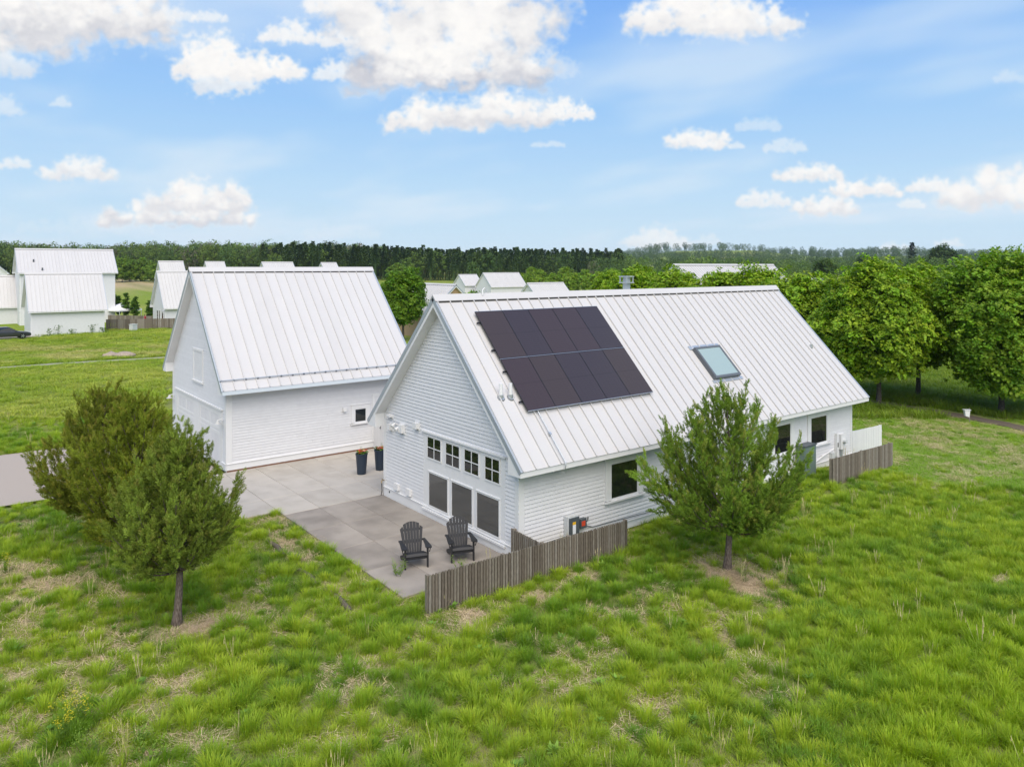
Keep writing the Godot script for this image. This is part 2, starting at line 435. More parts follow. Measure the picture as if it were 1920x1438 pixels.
func clapboards(wall: Node3D, fr: Fr, s0: float, s1: float, y0: float, y1: float, rg: RandomNumberGenerator, limit = null, step := 0.112) -> void:
	var y := y0
	while y < y1 - 0.01:
		var t := minf(y + step, y1)
		var a0 := s0; var a1 := s1; var b0 := s0; var b1 := s1
		if limit != null:
			var lo: Vector2 = limit.call(y); var hi: Vector2 = limit.call(t)
			a0 = maxf(s0, lo.x); a1 = minf(s1, lo.y); b0 = maxf(s0, hi.x); b1 = minf(s1, hi.y)
			if b1 - b0 < 0.03:
				break
		var cut := [0.0]
		while a1 - a0 > 3.5 and (a1 - a0) * (1.0 - cut[-1]) > 4.6:
			cut.append(cut[-1] + rg.randf_range(2.6, 4.4) / (a1 - a0))
		cut.append(1.0)
		for i in cut.size() - 1:
			var e0 := 0.0 if i == 0 else 0.0015; var e1 := 0.0 if i == cut.size() - 2 else 0.0015
			part(wall, "clapboard", board(fr, lerpf(a0, a1, cut[i]) + e0, lerpf(a0, a1, cut[i + 1]) - e1, lerpf(b0, b1, cut[i]) + e0, lerpf(b0, b1, cut[i + 1]) - e1, y, t), mats["clapboard %d" % rg.randi_range(0, 3)])
		y = t

# A window: casing with head and sill, sash, panes and glazing bars
func window(parent: Node3D, fr: Fr, s0: float, s1: float, y0: float, y1: float, cols: int, rows: int, glass: Material, casing := 0.12, sill := true, called := "window") -> MeshInstance3D:
	var m := MB.new()
	var e := 0.06
	if casing > 0.0:
		fr.box(m, s0 - casing, s0, y0 - 0.02, y1 + casing, 0.0, e); fr.box(m, s1, s1 + casing, y0 - 0.02, y1 + casing, 0.0, e)
		fr.box(m, s0, s1, y1, y1 + casing, 0.0, e)
		fr.box(m, s0 - casing - 0.02, s1 + casing + 0.02, y1 + casing, y1 + casing + 0.03, 0.0, e + 0.025)
	else:
		fr.box(m, s0 - 0.01, s1 + 0.01, y1, y1 + 0.02, 0.0, e)
	if sill:
		fr.box(m, s0 - casing - 0.04, s1 + casing + 0.04, y0 - 0.07, y0 - 0.02, 0.0, e + 0.05)
		fr.box(m, s0 - casing, s1 + casing, y0 - 0.02, y0, 0.0, e)
	var w := part(parent, called, m.mesh(), mats["white paint"])
	var f := MB.new()
	var b := 0.045
	fr.box(f, s0, s0 + b, y0, y1, 0.022, 0.046); fr.box(f, s1 - b, s1, y0, y1, 0.022, 0.046)
	fr.box(f, s0 + b, s1 - b, y0, y0 + b, 0.022, 0.046); fr.box(f, s0 + b, s1 - b, y1 - b, y1, 0.022, 0.046)
	part(w, "sash", f.mesh(), mats["white paint"])
	var gw := (s1 - s0 - 2 * b) / cols; var gh := (y1 - y0 - 2 * b) / rows
	for i in cols:
		for j in rows:
			var g := MB.new()
			fr.box(g, s0 + b + gw * i, s0 + b + gw * (i + 1), y0 + b + gh * j, y0 + b + gh * (j + 1), 0.020, 0.034)
			part(w, "pane", g.mesh(), glass)
	for i in range(1, cols):
		var g := MB.new()
		fr.box(g, s0 + b + gw * i - 0.014, s0 + b + gw * i + 0.014, y0 + b, y1 - b, 0.034, 0.044)
		part(w, "glazing_bar", g.mesh(), mats["white paint"])
	for j in range(1, rows):
		for i in cols:
			var g := MB.new()
			fr.box(g, s0 + b + gw * i + (0.014 if i else 0.0), s0 + b + gw * (i + 1) - (0.014 if i < cols - 1 else 0.0), y0 + b + gh * j - 0.014, y0 + b + gh * j + 0.014, 0.034, 0.044)
			part(w, "glazing_bar", g.mesh(), mats["white paint"])
	return w

# Shell of a gabled house, ridge along local x from 0 to L, walls from z = 0 to -W; returns {roof, front, near gable, ...}
func shell(t: Node3D, L: float, W: float, Hr: float, He: float, ovg: float, ove: float, seam: float, slopes: Array, wall_mat: Material, base := -0.06) -> Dictionary:
	var s := (Hr - He) / (W / 2 + ove)
	var cs := 1.0 / sqrt(1 + s * s)
	var th := 0.20 / cs
	var yb := He + s * ove - th
	var out := {"s": s, "yb": yb}
	# walls: four slabs, gables as pentagons
	var gable := PackedVector2Array([Vector2(0, base), Vector2(0, yb + 0.02), Vector2(-W / 2, Hr - th + 0.02), Vector2(-W, yb + 0.02), Vector2(-W, base)])
	for k in 2:
		var m := MB.new()
		var x0: float = 0.0 if k == 0 else L - 0.15
		m.ext(gable, func(p, d): return Vector3(d, p.y, p.x), x0, x0 + 0.15)
		out["gable%d" % k] = part(t, "gable_wall", m.mesh(), wall_mat)
		m = MB.new()
		var z0: float = -0.15 if k == 0 else -W
		m.box(Vector3(0.15, base, z0), Vector3(L - 0.15, yb, z0 + 0.15))
		out["side%d" % k] = part(t, "side_wall", m.mesh(), wall_mat)
	# roof body with boxed eaves
	var drop := 0.17
	var m := MB.new()
	var prof := PackedVector2Array([Vector2(ove, He), Vector2(-W / 2, Hr), Vector2(-W - ove, He), Vector2(-W - ove, He - drop), Vector2(-W - 0.001, He - drop), Vector2(-W - 0.001, yb), Vector2(-W / 2, Hr - th), Vector2(0.001, yb), Vector2(0.001, He - drop), Vector2(ove, He - drop)])
	prof.reverse()
	m.ext(prof, func(p, d): return Vector3(d, p.y, p.x), -ovg, L + ovg)
	var roof := part(t, "roof", m.mesh(), mats["white paint"])
	out.roof = roof
	var sl := (W / 2 + ove) / cs
	var n_p := int(round((L + 2 * ovg - 0.12) / seam))
	var pw := (L + 2 * ovg - 0.12) / n_p
	var pm := MB.new()
	pm.box(Vector3(0, 0.004, 0.10), Vector3(pw, 0.010, sl + 0.025))
	pm.box(Vector3(-0.013, 0.010, 0.10), Vector3(0.013, 0.058, sl + 0.02))
	var pmesh := pm.mesh()
	for side in slopes:
		var q := Basis(Vector3(1, 0, 0), Vector3(0, cs, s * cs * side), Vector3(0, -s * cs, cs * side))
		if side < 0:
			q = Basis(Vector3(-1, 0, 0), Vector3(0, cs, -s * cs), Vector3(0, -s * cs, -cs))
		for i in n_p:
			var x := -ovg + 0.06 + pw * i
			var o := part(roof, "roof_panel", pmesh, mats["roof metal %d" % ((i * 7 + i / 3) % 4)])
			o.transform = Transform3D(q, Vector3(x if side > 0 else x + pw, Hr, -W / 2))
		var e := MB.new()   # vent gap under the cap, rake edges and drip edge of this slope
		e.tbox(Transform3D(q, Vector3(0 if side > 0 else L, Hr, -W / 2)), Vector3(-ovg + 0.10, 0.010, 0.05), Vector3(L + ovg - 0.10, 0.043, 0.222))
		part(roof, "ridge_vent", e.mesh(), mats["dark gap"])
	for side in [1.0, -1.0]:
		var q := Basis(Vector3(1, 0, 0), Vector3(0, cs, s * cs * side), Vector3(0, -s * cs, cs * side))
		for xe in [-ovg, L + ovg]:
			var e := MB.new()
			var o0: float = -0.016 if xe < 0 else -0.06; var o1: float = 0.06 if xe < 0 else 0.016
			var f := func(p: Vector2, d: float): return Vector3(xe + d, Hr, -W / 2) + q.y * p.y + q.z * p.x
			var pr := PackedVector2Array([Vector2(0.0, -0.10), Vector2(sl + 0.03, -0.10), Vector2(sl + 0.03, 0.024), Vector2(0.0, 0.024)])
			if side > 0:
				pr.reverse()
			e.ext(pr, f, o0, o1)
			part(roof, "rake_edge", e.mesh(), mats["rake metal"])
	var cap := MB.new()
	for side in [1.0, -1.0]:
		var q := Basis(Vector3(1, 0, 0), Vector3(0, cs, s * cs * side), Vector3(0, -s * cs, cs * side))
		var T := Transform3D(q, Vector3(0, Hr, -W / 2))
		var p := func(x, y, z): return T * Vector3(x, y, z)
		var a := -ovg - 0.02; var b := L + ovg + 0.02
		var y0 := Hr + 0.105; var zc := -W / 2
		cap.quad(p.call(a, 0.06, 0.19), p.call(b, 0.06, 0.19), Vector3(b, y0, zc), Vector3(a, y0, zc))
		cap.quad(p.call(a, 0.045, 0.19), p.call(b, 0.045, 0.19), p.call(b, 0.06, 0.19), p.call(a, 0.06, 0.19))
		cap.quad(p.call(a, 0.045, 0.19), Vector3(a, y0 - 0.06, zc), Vector3(b, y0 - 0.06, zc), p.call(b, 0.045, 0.19))
		for x in [a, b]:
			cap.quad(p.call(x, 0.045, 0.19), p.call(x, 0.06, 0.19), Vector3(x, y0, zc), Vector3(x, y0 - 0.06, zc))
	part(roof, "ridge_cap", cap.mesh(), mats["roof metal 2"])
	return out

func skirt(t: Node3D, fr: Fr, s0: float, s1: float, y0: float, y1: float) -> void:
	var m := MB.new()
	fr.box(m, s0, s1, y0, y1 - 0.03, 0.0, 0.035)
	m.hexa([fr.p(s0, y1 - 0.03, 0.065), fr.p(s1, y1 - 0.03, 0.065), fr.p(s1, y1 - 0.03, 0.0), fr.p(s0, y1 - 0.03, 0.0), fr.p(s0, y1 - 0.01, 0.065), fr.p(s1, y1 - 0.01, 0.065), fr.p(s1, y1 + 0.01, 0.0), fr.p(s0, y1 + 0.01, 0.0)])
	part(t, "water_table", m.mesh(), mats["white paint"])

func corner_board(t: Node3D, fr: Fr, s0: float, s1: float, y0: float, y1: float, d := 0.034) -> void:
	var m := MB.new()
	fr.box(m, s0, s1, y0, y1, 0.0, d)
	part(t, "corner_board", m.mesh(), mats["white paint"])

func small_box(t: Node3D, called: String, fr: Fr, s0: float, s1: float, y0: float, y1: float, d0: float, d1: float, m: Material) -> MeshInstance3D:
	var b := MB.new()
	fr.box(b, s0, s1, y0, y1, d0, d1)
	return part(t, called, b.mesh(), m)

func main_house() -> void:
	var L := 17.84; var W := 7.57; var Hr := 7.06; var He := 2.60; var ovg := 0.375; var ove := 0.553
	var t := thing("white_house", "long white clapboard house with solar panels on its pale metal roof", "house")
	var r := shell(t, L, W, Hr, He, ovg, ove, 0.452, [1.0], mats["white paint"], -0.02)
	var rg := RandomNumberGenerator.new(); rg.seed = 4
	var f := MB.new(); f.box(Vector3(0.03, -0.35, -W + 0.03), Vector3(L - 0.03, -0.021, -0.03))
	part(t, "foundation", f.mesh(), mats["foundation"])
	var s: float = r.s; var yb: float = r.yb
	var g := Fr.new(Vector3(0, 0, 0), Vector3(0, 0, -1), Vector3(-1, 0, 0))        # gable, s = distance from the near corner
	g.r = Vector3(0, 0, -1)
	var gf := Fr.new(Vector3(0, 0, -W), Vector3(0, 0, 1), Vector3(-1, 0, 0))      # same wall with s running as seen (far corner first)
	var fr := Fr.new(Vector3.ZERO, Vector3(1, 0, 0), Vector3(0, 0, 1))
	var th := 0.20 * sqrt(1 + s * s)
	var lim := func(y: float):
		var half := (Hr - th + 0.0 - y) / s
		return Vector2(W / 2 - half, W / 2 + half)
	# gable: v from the near corner -> s = W - v in gf
	var gw: Node3D = r.gable0
	var clip_all := func(y): var q: Vector2 = lim.call(y); return Vector2(maxf(q.x, 0.0), minf(q.y, W))
	clapboards(gw, gf, 0.13, W - 4.93, 0.34, 2.72, rg)
	clapboards(gw, gf, W - 0.565, W - 0.13, 0.34, 2.72, rg)
	clapboards(gw, gf, 0.13, W - 0.13, 2.72, 6.9, rg, clip_all)
	corner_board(t, gf, -0.036, 0.13, 0.30, yb)
	corner_board(t, gf, W - 0.13, W + 0.036, 0.30, yb)
	skirt(t, gf, 0.0, W, -0.02, 0.33)
	# window wall: broad flat boards, head and sill mouldings
	var m := MB.new()
	gf.box(m, W - 4.93, W - 0.565, 0.35, 2.69, 0.0, 0.022)
	gf.box(m, W - 4.98, W - 0.52, 2.69, 2.745, 0.0, 0.09)
	gf.box(m, W - 4.96, W - 0.54, 0.205, 0.26, 0.0, 0.10)
	gf.box(m, W - 4.93, W - 0.565, 0.26, 0.35, 0.0, 0.045)
	part(t, "window_surround", m.mesh(), mats["white paint"])
	var gl := Fr.new(gf.o + gf.n * 0.0, gf.r, gf.n)
	for a in [[3.84, 4.70], [2.80, 3.62], [1.80, 2.60], [0.79, 1.55]]:
		window(t, gl, W - a[1], W - a[0], 1.87, 2.61, 2, 2, mats["window glass"], 0.0, false)
	for a in [[3.45, 4.61], [2.13, 3.29], [0.81, 1.96]]:
		window(t, gl, W - a[1], W - a[0], 0.36, 1.48, 1, 1, mats["screened glass"], 0.0, false)
	# front wall
	clapboards(r.side0, fr, 0.17, L - 0.15, 0.25, yb - 0.01, rg)
	corner_board(t, fr, 0.0, 0.17, 0.0, yb)
	corner_board(t, fr, L - 0.15, L, 0.0, yb)
	skirt(t, fr, 0.0, L, -0.02, 0.24)
	for a in [[3.50, 4.72], [12.12, 13.24], [14.62, 15.84]]:
		window(t, fr, a[0], a[1], 0.99, 2.10, 1, 1, mats["window glass"], 0.22)
		small_box(t, "wood_strip", fr, a[0] - 0.25, a[1] + 0.30, 2.37, 2.405, 0.05, 0.10, mats["wood strip"])
	# roof fittings, in slope axes
	var cs := 1.0 / sqrt(1 + s * s)
	var q := Basis(Vector3(1, 0, 0), Vector3(0, cs, s * cs), Vector3(0, -s * cs, cs))
	var T := Transform3D(q, Vector3(0, He, ove))      # z negative = up the slope
	var roof: Node3D = r.roof
	# skylight
	var sk := MB.new()
	var z0 := -(0.745 + ove) / cs; var z1 := -(1.72 + ove) / cs
	for b in [[9.55, 9.64, z1, z0], [10.95, 11.04, z1, z0], [9.64, 10.95, z1, z1 + 0.09], [9.64, 10.95, z0 - 0.09, z0]]:
		sk.tbox(T, Vector3(b[0], 0.0, b[2]), Vector3(b[1], 0.17, b[3]))
	var skn := part(roof, "skylight", sk.mesh(), mats["dark frame"])
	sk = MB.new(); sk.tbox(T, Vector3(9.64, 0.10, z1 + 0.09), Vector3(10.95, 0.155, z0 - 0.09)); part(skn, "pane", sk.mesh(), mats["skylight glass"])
	for zz in [[z1 - 0.16, z1 - 0.005], [z0 + 0.005, z0 + 0.12]]:
		sk = MB.new(); sk.tbox(T, Vector3(9.42, 0.012, zz[0]), Vector3(11.17, 0.05, zz[1])); part(skn, "flashing", sk.mesh(), mats["galvanised"])
	# plumbing vents
	for a in [[0.20, 1.07], [0.53, 1.05]]:
		var p := T * Vector3(a[0], 0.0, -(a[1] + ove) / cs)
		var v := MB.new(); v.tube([p, p + Vector3(0, 0.42, 0)], [0.06, 0.055], 10)
		var vn := part(roof, "vent_pipe", v.mesh(), mats["white paint"])
		v = MB.new(); v.tube([p - q.y * 0.02, p + q.y * 0.05], [0.16, 0.09], 10); v.tube([p, p + Vector3(0, 0.10, 0)], [0.085, 0.075], 10); part(vn, "flashing", v.mesh(), mats["galvanised"])
	var p2 := T * Vector3(17.05, 0.0, -(1.35 + ove) / cs)
	var vv := MB.new(); vv.tube([p2, p2 + Vector3(0, 0.16, 0)], [0.07, 0.05], 8); part(roof, "vent_cap", vv.mesh(), mats["galvanised"])
	# chimney flue behind the ridge
	var c := MB.new(); c.box(Vector3(8.58, 6.4, -4.28), Vector3(8.78, 7.38, -4.08))
	var ch := part(t, "chimney", c.mesh(), mats["galvanised"])
	c = MB.new()
	for i in 4:
		var cx: float = 8.49 if i % 2 == 0 else 8.83; var cz: float = -4.37 if i < 2 else -4.03
		c.box(Vector3(cx, 7.42, cz), Vector3(cx + 0.04, 7.62, cz + 0.04))
	c.box(Vector3(8.47, 7.62, -4.39), Vector3(8.89, 7.66, -3.97)); c.box(Vector3(8.47, 7.38, -4.39), Vector3(8.89, 7.42, -3.97)); c.box(Vector3(8.58, 7.42, -4.28), Vector3(8.78, 7.62, -4.08))
	part(ch, "chimney_cap", c.mesh(), mats["galvanised"])
	# conduit down the roof to the eave and a mast loop on the ridge
	var cd := MB.new()
	var zc := 1.16
	cd.tube([T * Vector3(zc, 0.075, -4.55), T * Vector3(zc, 0.075, 0.03), Vector3(zc, He - 0.26, ove + 0.06), Vector3(zc - 0.25, He - 0.28, 0.06)], [0.016, 0.016, 0.016, 0.016], 6)
	cd.tbox(T, Vector3(zc - 0.035, 0.01, -0.96), Vector3(zc + 0.035, 0.10, -0.88))
	part(roof, "conduit", cd.mesh(), mats["galvanised"])
	cd = MB.new(); cd.tube([Vector3(1.45, 7.1, -3.7), Vector3(1.47, 7.27, -3.72), Vector3(1.58, 7.33, -3.78), Vector3(1.69, 7.27, -3.82), Vector3(1.71, 7.1, -3.85)], [0.018, 0.018, 0.018, 0.018, 0.018], 6); part(roof, "cable_loop", cd.mesh(), mats["white paint"])
	# vents and boxes on the gable
	for a in [[7.22, 6.90, 2.83, 2.93], [7.15, 6.92, 2.38, 2.62], [6.42, 6.10, 2.42, 2.72], [5.45, 5.15, 2.72, 2.94]]:
		var b := MB.new()
		gf.box(b, W - a[0], W - a[1], a[2] - 0.05, a[3], 0.02, 0.05)
		gf.box(b, W - a[0] + 0.04, W - a[1] - 0.04, a[2], a[3] - 0.03, 0.05, 0.16)
		var vn := part(t, "wall_vent", b.mesh(), mats["white paint"])
		b = MB.new(); gf.box(b, W - a[0] + 0.06, W - a[1] - 0.06, a[2] - 0.012, a[2] - 0.002, 0.06, 0.15); part(vn, "louvre", b.mesh(), mats["dark gap"])
	for a in [[6.85, 2.60], [6.62, 2.52]]:      # twin floodlight
		var b := MB.new()
		var pp := gf.p(W - a[0] + 0.22, a[1] + 0.02, 0.03)
		b.tube([pp, pp + Vector3(-0.10, 0.05, 0), pp + Vector3(-0.24, -0.03, 0.05)], [0.03, 0.035, 0.07], 8)
		part(t, "floodlight", b.mesh(), mats["white paint"])
	for a in [[6.75, 6.48], [5.95, 5.68]]:
		small_box(t, "outlet_cover", gf, W - a[0], W - a[1], 0.40, 0.62, 0.022, 0.11, mats["white paint"])
	var hb := MB.new()
	hb.tube([gf.p(0.02, 0.52, 0.03), gf.p(0.02, 0.52, 0.14), gf.p(0.05, 0.44, 0.16)], [0.018, 0.018, 0.016], 6)
	hb.tube([gf.p(-0.02, 0.575, 0.11), gf.p(0.08, 0.575, 0.11)], [0.014, 0.014], 6)
	part(t, "hose_bib", hb.mesh(), mats["brass"])
	hb = MB.new(); hb.tube([gf.p(0.06, 0.44, 0.16), gf.p(0.07, 0.2, 0.15), gf.p(0.03, 0.02, 0.16)], [0.012, 0.012, 0.012], 6)
	part(t, "hose_end", hb.mesh(), mats["black rubber"])
	small_box(t, "drain_hole", gf, 0.36, 0.43, 0.16, 0.23, 0.03, 0.037, mats["black rubber"])
	# inverter and disconnect on the front wall
	var iv := small_box(t, "inverter", fr, 1.62, 2.02, 0.32, 0.90, 0.03, 0.20, mats["pale box"])
	small_box(iv, "front_cover", fr, 1.66, 2.04, 0.33, 0.86, 0.201, 0.235, mats["grey box"])
	small_box(iv, "warning_label", fr, 1.78, 1.90, 0.66, 0.74, 0.236, 0.239, mats["yellow label"])
	small_box(iv, "data_label", fr, 1.78, 1.90, 0.40, 0.66, 0.236, 0.239, mats["white label"])
	var dc := small_box(t, "disconnect_switch", fr, 2.16, 2.40, 0.45, 0.72, 0.03, 0.16, mats["grey box"])
	small_box(dc, "switch_plate", fr, 2.20, 2.34, 0.52, 0.66, 0.161, 0.168, mats["red label"])
	dc = null
	var lv := MB.new(); lv.tube([fr.p(2.42, 0.60, 0.12), fr.p(2.48, 0.62, 0.12), fr.p(2.48, 0.72, 0.13)], [0.014, 0.014, 0.018], 6); part(t, "switch_lever", lv.mesh(), mats["black rubber"])
	lv = MB.new(); lv.tube([fr.p(0.95, 0.30, 0.06), fr.p(1.60, 0.31, 0.06)], [0.015, 0.015], 6); lv.tube([fr.p(2.41, 0.47, 0.07), fr.p(2.75, 0.36, 0.06), fr.p(5.6, 0.30, 0.075)], [0.013, 0.013, 0.013], 6)
	part(t, "cable", lv.mesh(), mats["grey box"])
	# meters near the far corner
	var mb := small_box(t, "meter_panel", fr, 16.45, 16.60, 0.30, 1.22, 0.03, 0.13, mats["white paint"])
	small_box(mb, "breaker_slot", fr, 16.49, 16.56, 0.68, 0.86, 0.131, 0.135, mats["black rubber"])
	mb = small_box(t, "meter_box", fr, 16.72, 17.08, 0.55, 1.16, 0.03, 0.16, mats["white paint"])
	var mt := MB.new(); mt.tube([fr.p(16.92, 0.88, 0.16), fr.p(16.92, 0.88, 0.28)], [0.10, 0.085], 12); part(mb, "meter_dial", mt.mesh(), mats["pale box"])
	mt = MB.new(); mt.tube([fr.p(16.86, 0.55, 0.09), fr.p(16.86, -0.1, 0.09)], [0.045, 0.045], 8); part(mb, "service_conduit", mt.mesh(), mats["galvanised"])
	small_box(t, "telephone_box", fr, 16.05, 16.30, 0.22, 0.50, 0.03, 0.14, mats["pale box"])
	mt = MB.new(); mt.tube([fr.p(14.3, 0.28, 0.06), fr.p(14.9, 0.30, 0.06), fr.p(15.5, 0.46, 0.06), fr.p(16.3, 0.62, 0.06)], [0.03, 0.03, 0.03, 0.03], 6); part(t, "refrigerant_line", mt.mesh(), mats["white paint"])

func solar_array() -> void:
	var t := thing("solar_panel_array", "ten dark solar panels in two rows on white metal roof", "solar panels")
	var W := 7.57; var Hr := 7.06; var He := 2.60; var ove := 0.553
	var s := (Hr - He) / (W / 2 + ove); var cs := 1.0 / sqrt(1 + s * s)
	var q := Basis(Vector3(1, 0, 0), Vector3(0, cs, s * cs), Vector3(0, -s * cs, cs))
	var T := Transform3D(q, Vector3(0.77, He, ove))
	var z0 := -1.19 / cs          # lower edge of the array, distance up the slope
	var pw := 1.06; var ph := 1.87
	var uvq := func(c0: Color) -> ArrayMesh:
		var a := []
		a.resize(Mesh.ARRAY_MAX)
		a[Mesh.ARRAY_VERTEX] = PackedVector3Array([Vector3(0.012, 0, -0.012), Vector3(pw - 0.012, 0, -0.012), Vector3(pw - 0.012, 0, -ph + 0.012), Vector3(0.012, 0, -ph + 0.012)])
		a[Mesh.ARRAY_NORMAL] = PackedVector3Array([Vector3.UP, Vector3.UP, Vector3.UP, Vector3.UP])
		a[Mesh.ARRAY_TEX_UV] = PackedVector2Array([Vector2(0, 1), Vector2(1, 1), Vector2(1, 0), Vector2(0, 0)])
		a[Mesh.ARRAY_INDEX] = PackedInt32Array([0, 2, 1, 0, 3, 2])
		var m := ArrayMesh.new(); m.add_surface_from_arrays(Mesh.PRIMITIVE_TRIANGLES, a)
		return m
	var sheet: ArrayMesh = uvq.call(Color.WHITE)
	var fm := MB.new()
	fm.box(Vector3(0.008, -0.035, -0.012), Vector3(pw - 0.008, 0.0035, -0.004)); fm.box(Vector3(0.008, -0.035, -ph + 0.004), Vector3(pw - 0.008, 0.0035, -ph + 0.012))
	fm.box(Vector3(0.004, -0.035, -ph + 0.004), Vector3(0.012, 0.0035, -0.004)); fm.box(Vector3(pw - 0.012, -0.035, -ph + 0.004), Vector3(pw - 0.004, 0.0035, -0.004))
	fm.box(Vector3(0.012, -0.035, -ph + 0.012), Vector3(pw - 0.012, -0.002, -0.012))
	var frame := fm.mesh()
	for j in 2:
		for i in 5:
			var o := part(t, "solar_panel", frame, mats["panel frame"])
			o.transform = T * Transform3D(Basis(), Vector3(pw * i, 0.135, z0 - (ph + 0.02) * j))
			part(o, "cell_sheet", sheet, mats["solar cell %d" % ((i * 2 + j * 2 + (1 if i == 3 else 0)) % 3)])
	for z in [0.36, 1.45, 2.26, 3.35]:
		var m := MB.new(); m.tbox(T, Vector3(-0.10, 0.055, z0 - z - 0.02), Vector3(pw * 5 + 0.05, 0.098, z0 - z + 0.02)); part(t, "mounting_rail", m.mesh(), mats["panel frame"])
	for z in [-0.012, ph + 0.002, 2 * ph + 0.02]:
		var m := MB.new(); m.tbox(T, Vector3(0.0, 0.10, z0 - z - 0.015), Vector3(pw * 5, 0.138, z0 - z)); part(t, "edge_trim", m.mesh(), mats["panel edge"])
	for i in 12:
		var m := MB.new(); var x := 0.10 + i * 0.46
		for z in [0.36, 1.45, 2.26, 3.35]:
			m.tbox(T, Vector3(x - 0.025, 0.01, z0 - z - 0.03), Vector3(x + 0.025, 0.056, z0 - z + 0.03))
		part(t, "seam_clamp", m.mesh(), mats["galvanised"])

func garage() -> void:
	var L := 8.0; var W := 7.92; var Hr := 7.90; var He := 3.26; var ovg := 0.346; var ove := 0.517
	var t := thing("white_garage", "white garage with two panelled doors and snow rail above its gutter", "garage", Vector3(-3.50, 0, -13.89))
	var r := shell(t, L, W, Hr, He, ovg, ove, 0.452, [1.0], mats["white paint"], 0.0)
	var rg := RandomNumberGenerator.new(); rg.seed = 14
	var s: float = r.s; var yb: float = r.yb
	var th := 0.20 * sqrt(1 + s * s)
	var gf := Fr.new(Vector3(0, 0, -W), Vector3(0, 0, 1), Vector3(-1, 0, 0))
	var fr := Fr.new(Vector3.ZERO, Vector3(1, 0, 0), Vector3(0, 0, 1))
	for i in 34:
		var b := MB.new(); b.box(Vector3(0.01 + 0.233 * i, -0.08, -0.10), Vector3(0.01 + 0.233 * i + 0.222, 0.07, 0.016 + 0.004 * (i % 3)))
		part(t, "brick", b.mesh(), mats["brick"])
	var lim := func(y: float):
		var half := (Hr - th - y) / s
		return Vector2(maxf(W / 2 - half, 0.0), minf(W / 2 + half, W))
	clapboards(r.gable0, gf, 0.14, W - 7.40, 0.34, 2.37, rg)
	clapboards(r.gable0, gf, W - 0.46, W - 0.14, 0.34, 2.37, rg)
	clapboards(r.gable0, gf, 0.14, W - 0.14, 2.37, 7.7, rg, lim)
	corner_board(t, gf, -0.036, 0.14, 0.30, yb); corner_board(t, gf, W - 0.14, W + 0.036, 0.30, yb)
	skirt(t, gf, 0.0, 0.5, 0.07, 0.34); skirt(t, gf, W - 0.47, W, 0.07, 0.34)
	# doors
	var m := MB.new()
	gf.box(m, W - 7.40, W - 7.06, 0.02, 2.22, 0.0, 0.04); gf.box(m, W - 4.24, W - 3.62, 0.02, 2.22, 0.0, 0.04); gf.box(m, W - 0.66, W - 0.46, 0.02, 2.22, 0.0, 0.04)
	gf.box(m, W - 7.40, W - 0.46, 2.22, 2.34, 0.0, 0.04); gf.box(m, W - 7.46, W - 0.40, 2.34, 2.40, 0.0, 0.10)
	part(t, "door_surround", m.mesh(), mats["white paint"])
	for a in [[4.25, 7.05], [0.67, 3.61]]:
		var w0: float = W - a[1]; var w1: float = W - a[0]
		var d := MB.new(); gf.box(d, w0, w1, 0.03, 2.21, 0.001, 0.012)
		var dn := part(t, "garage_door", d.mesh(), mats["clapboard 1"])
		d = MB.new()
		gf.box(d, w0, w0 + 0.16, 0.03, 2.21, 0.012, 0.03); gf.box(d, w1 - 0.16, w1, 0.03, 2.21, 0.012, 0.03)
		for y in [0.03, 1.32, 1.50, 2.09]:
			gf.box(d, w0 + 0.16, w1 - 0.16, y, y + (0.14 if y < 1.3 or y > 1.6 else 0.12), 0.012, 0.028)
		gf.box(d, (w0 + w1) / 2 - 0.08, (w0 + w1) / 2 + 0.08, 0.17, 1.32, 0.012, 0.027); gf.box(d, (w0 + w1) / 2 - 0.08, (w0 + w1) / 2 + 0.08, 1.62, 2.09, 0.012, 0.027)
		part(dn, "door_rail", d.mesh(), mats["white paint"])
		for k in 16:
			var x := w0 + 0.17 + (w1 - w0 - 0.34) * k / 16.0
			var g := MB.new(); gf.box(g, x + 0.006, x + (w1 - w0 - 0.34) / 16.0 - 0.006, 0.10, 2.15, 0.012, 0.018); part(dn, "door_plank", g.mesh(), mats["clapboard %d" % (k % 4)])
	# loft hatch
	m = MB.new()
	gf.box(m, W - 4.52, W - 4.38, 3.14, 4.40, 0.0, 0.05); gf.box(m, W - 3.18, W - 3.04, 3.14, 4.40, 0.0, 0.05); gf.box(m, W - 4.52, W - 3.04, 4.40, 4.50, 0.0, 0.06); gf.box(m, W - 4.58, W - 2.98, 3.07, 3.14, 0.0, 0.10)
	var ht := part(t, "loft_hatch", m.mesh(), mats["white paint"])
	m = MB.new(); gf.box(m, W - 4.38, W - 3.18, 3.14, 4.40, 0.0, 0.03); part(ht, "hatch_door", m.mesh(), mats["clapboard 1"])
	# lamps either side of the doors
	for x in [W - 7.62, W - 0.30]:
		var b := MB.new()
		var p := gf.p(x, 1.98, 0.03)
		b.tube([p, p + Vector3(-0.10, 0.06, 0), p + Vector3(-0.22, 0.02, 0)], [0.02, 0.02, 0.02], 6)
		b.tube([p + Vector3(-0.22, 0.05, 0), p + Vector3(-0.22, -0.04, 0), p + Vector3(-0.22, -0.10, 0)], [0.03, 0.07, 0.15], 10)
		part(t, "barn_lamp", b.mesh(), mats["white paint"])
	# long side
	clapboards(r.side0, fr, 0.20, L - 0.15, 0.34, yb - 0.01, rg)
	corner_board(t, fr, 0.0, 0.20, 0.30, yb); corner_board(t, fr, L - 0.15, L, 0.30, yb)
	skirt(t, fr, 0.0, L, 0.07, 0.34)
	window(t, fr, 5.42, 6.0, 1.24, 1.86, 1, 1, mats["window glass"], 0.15)
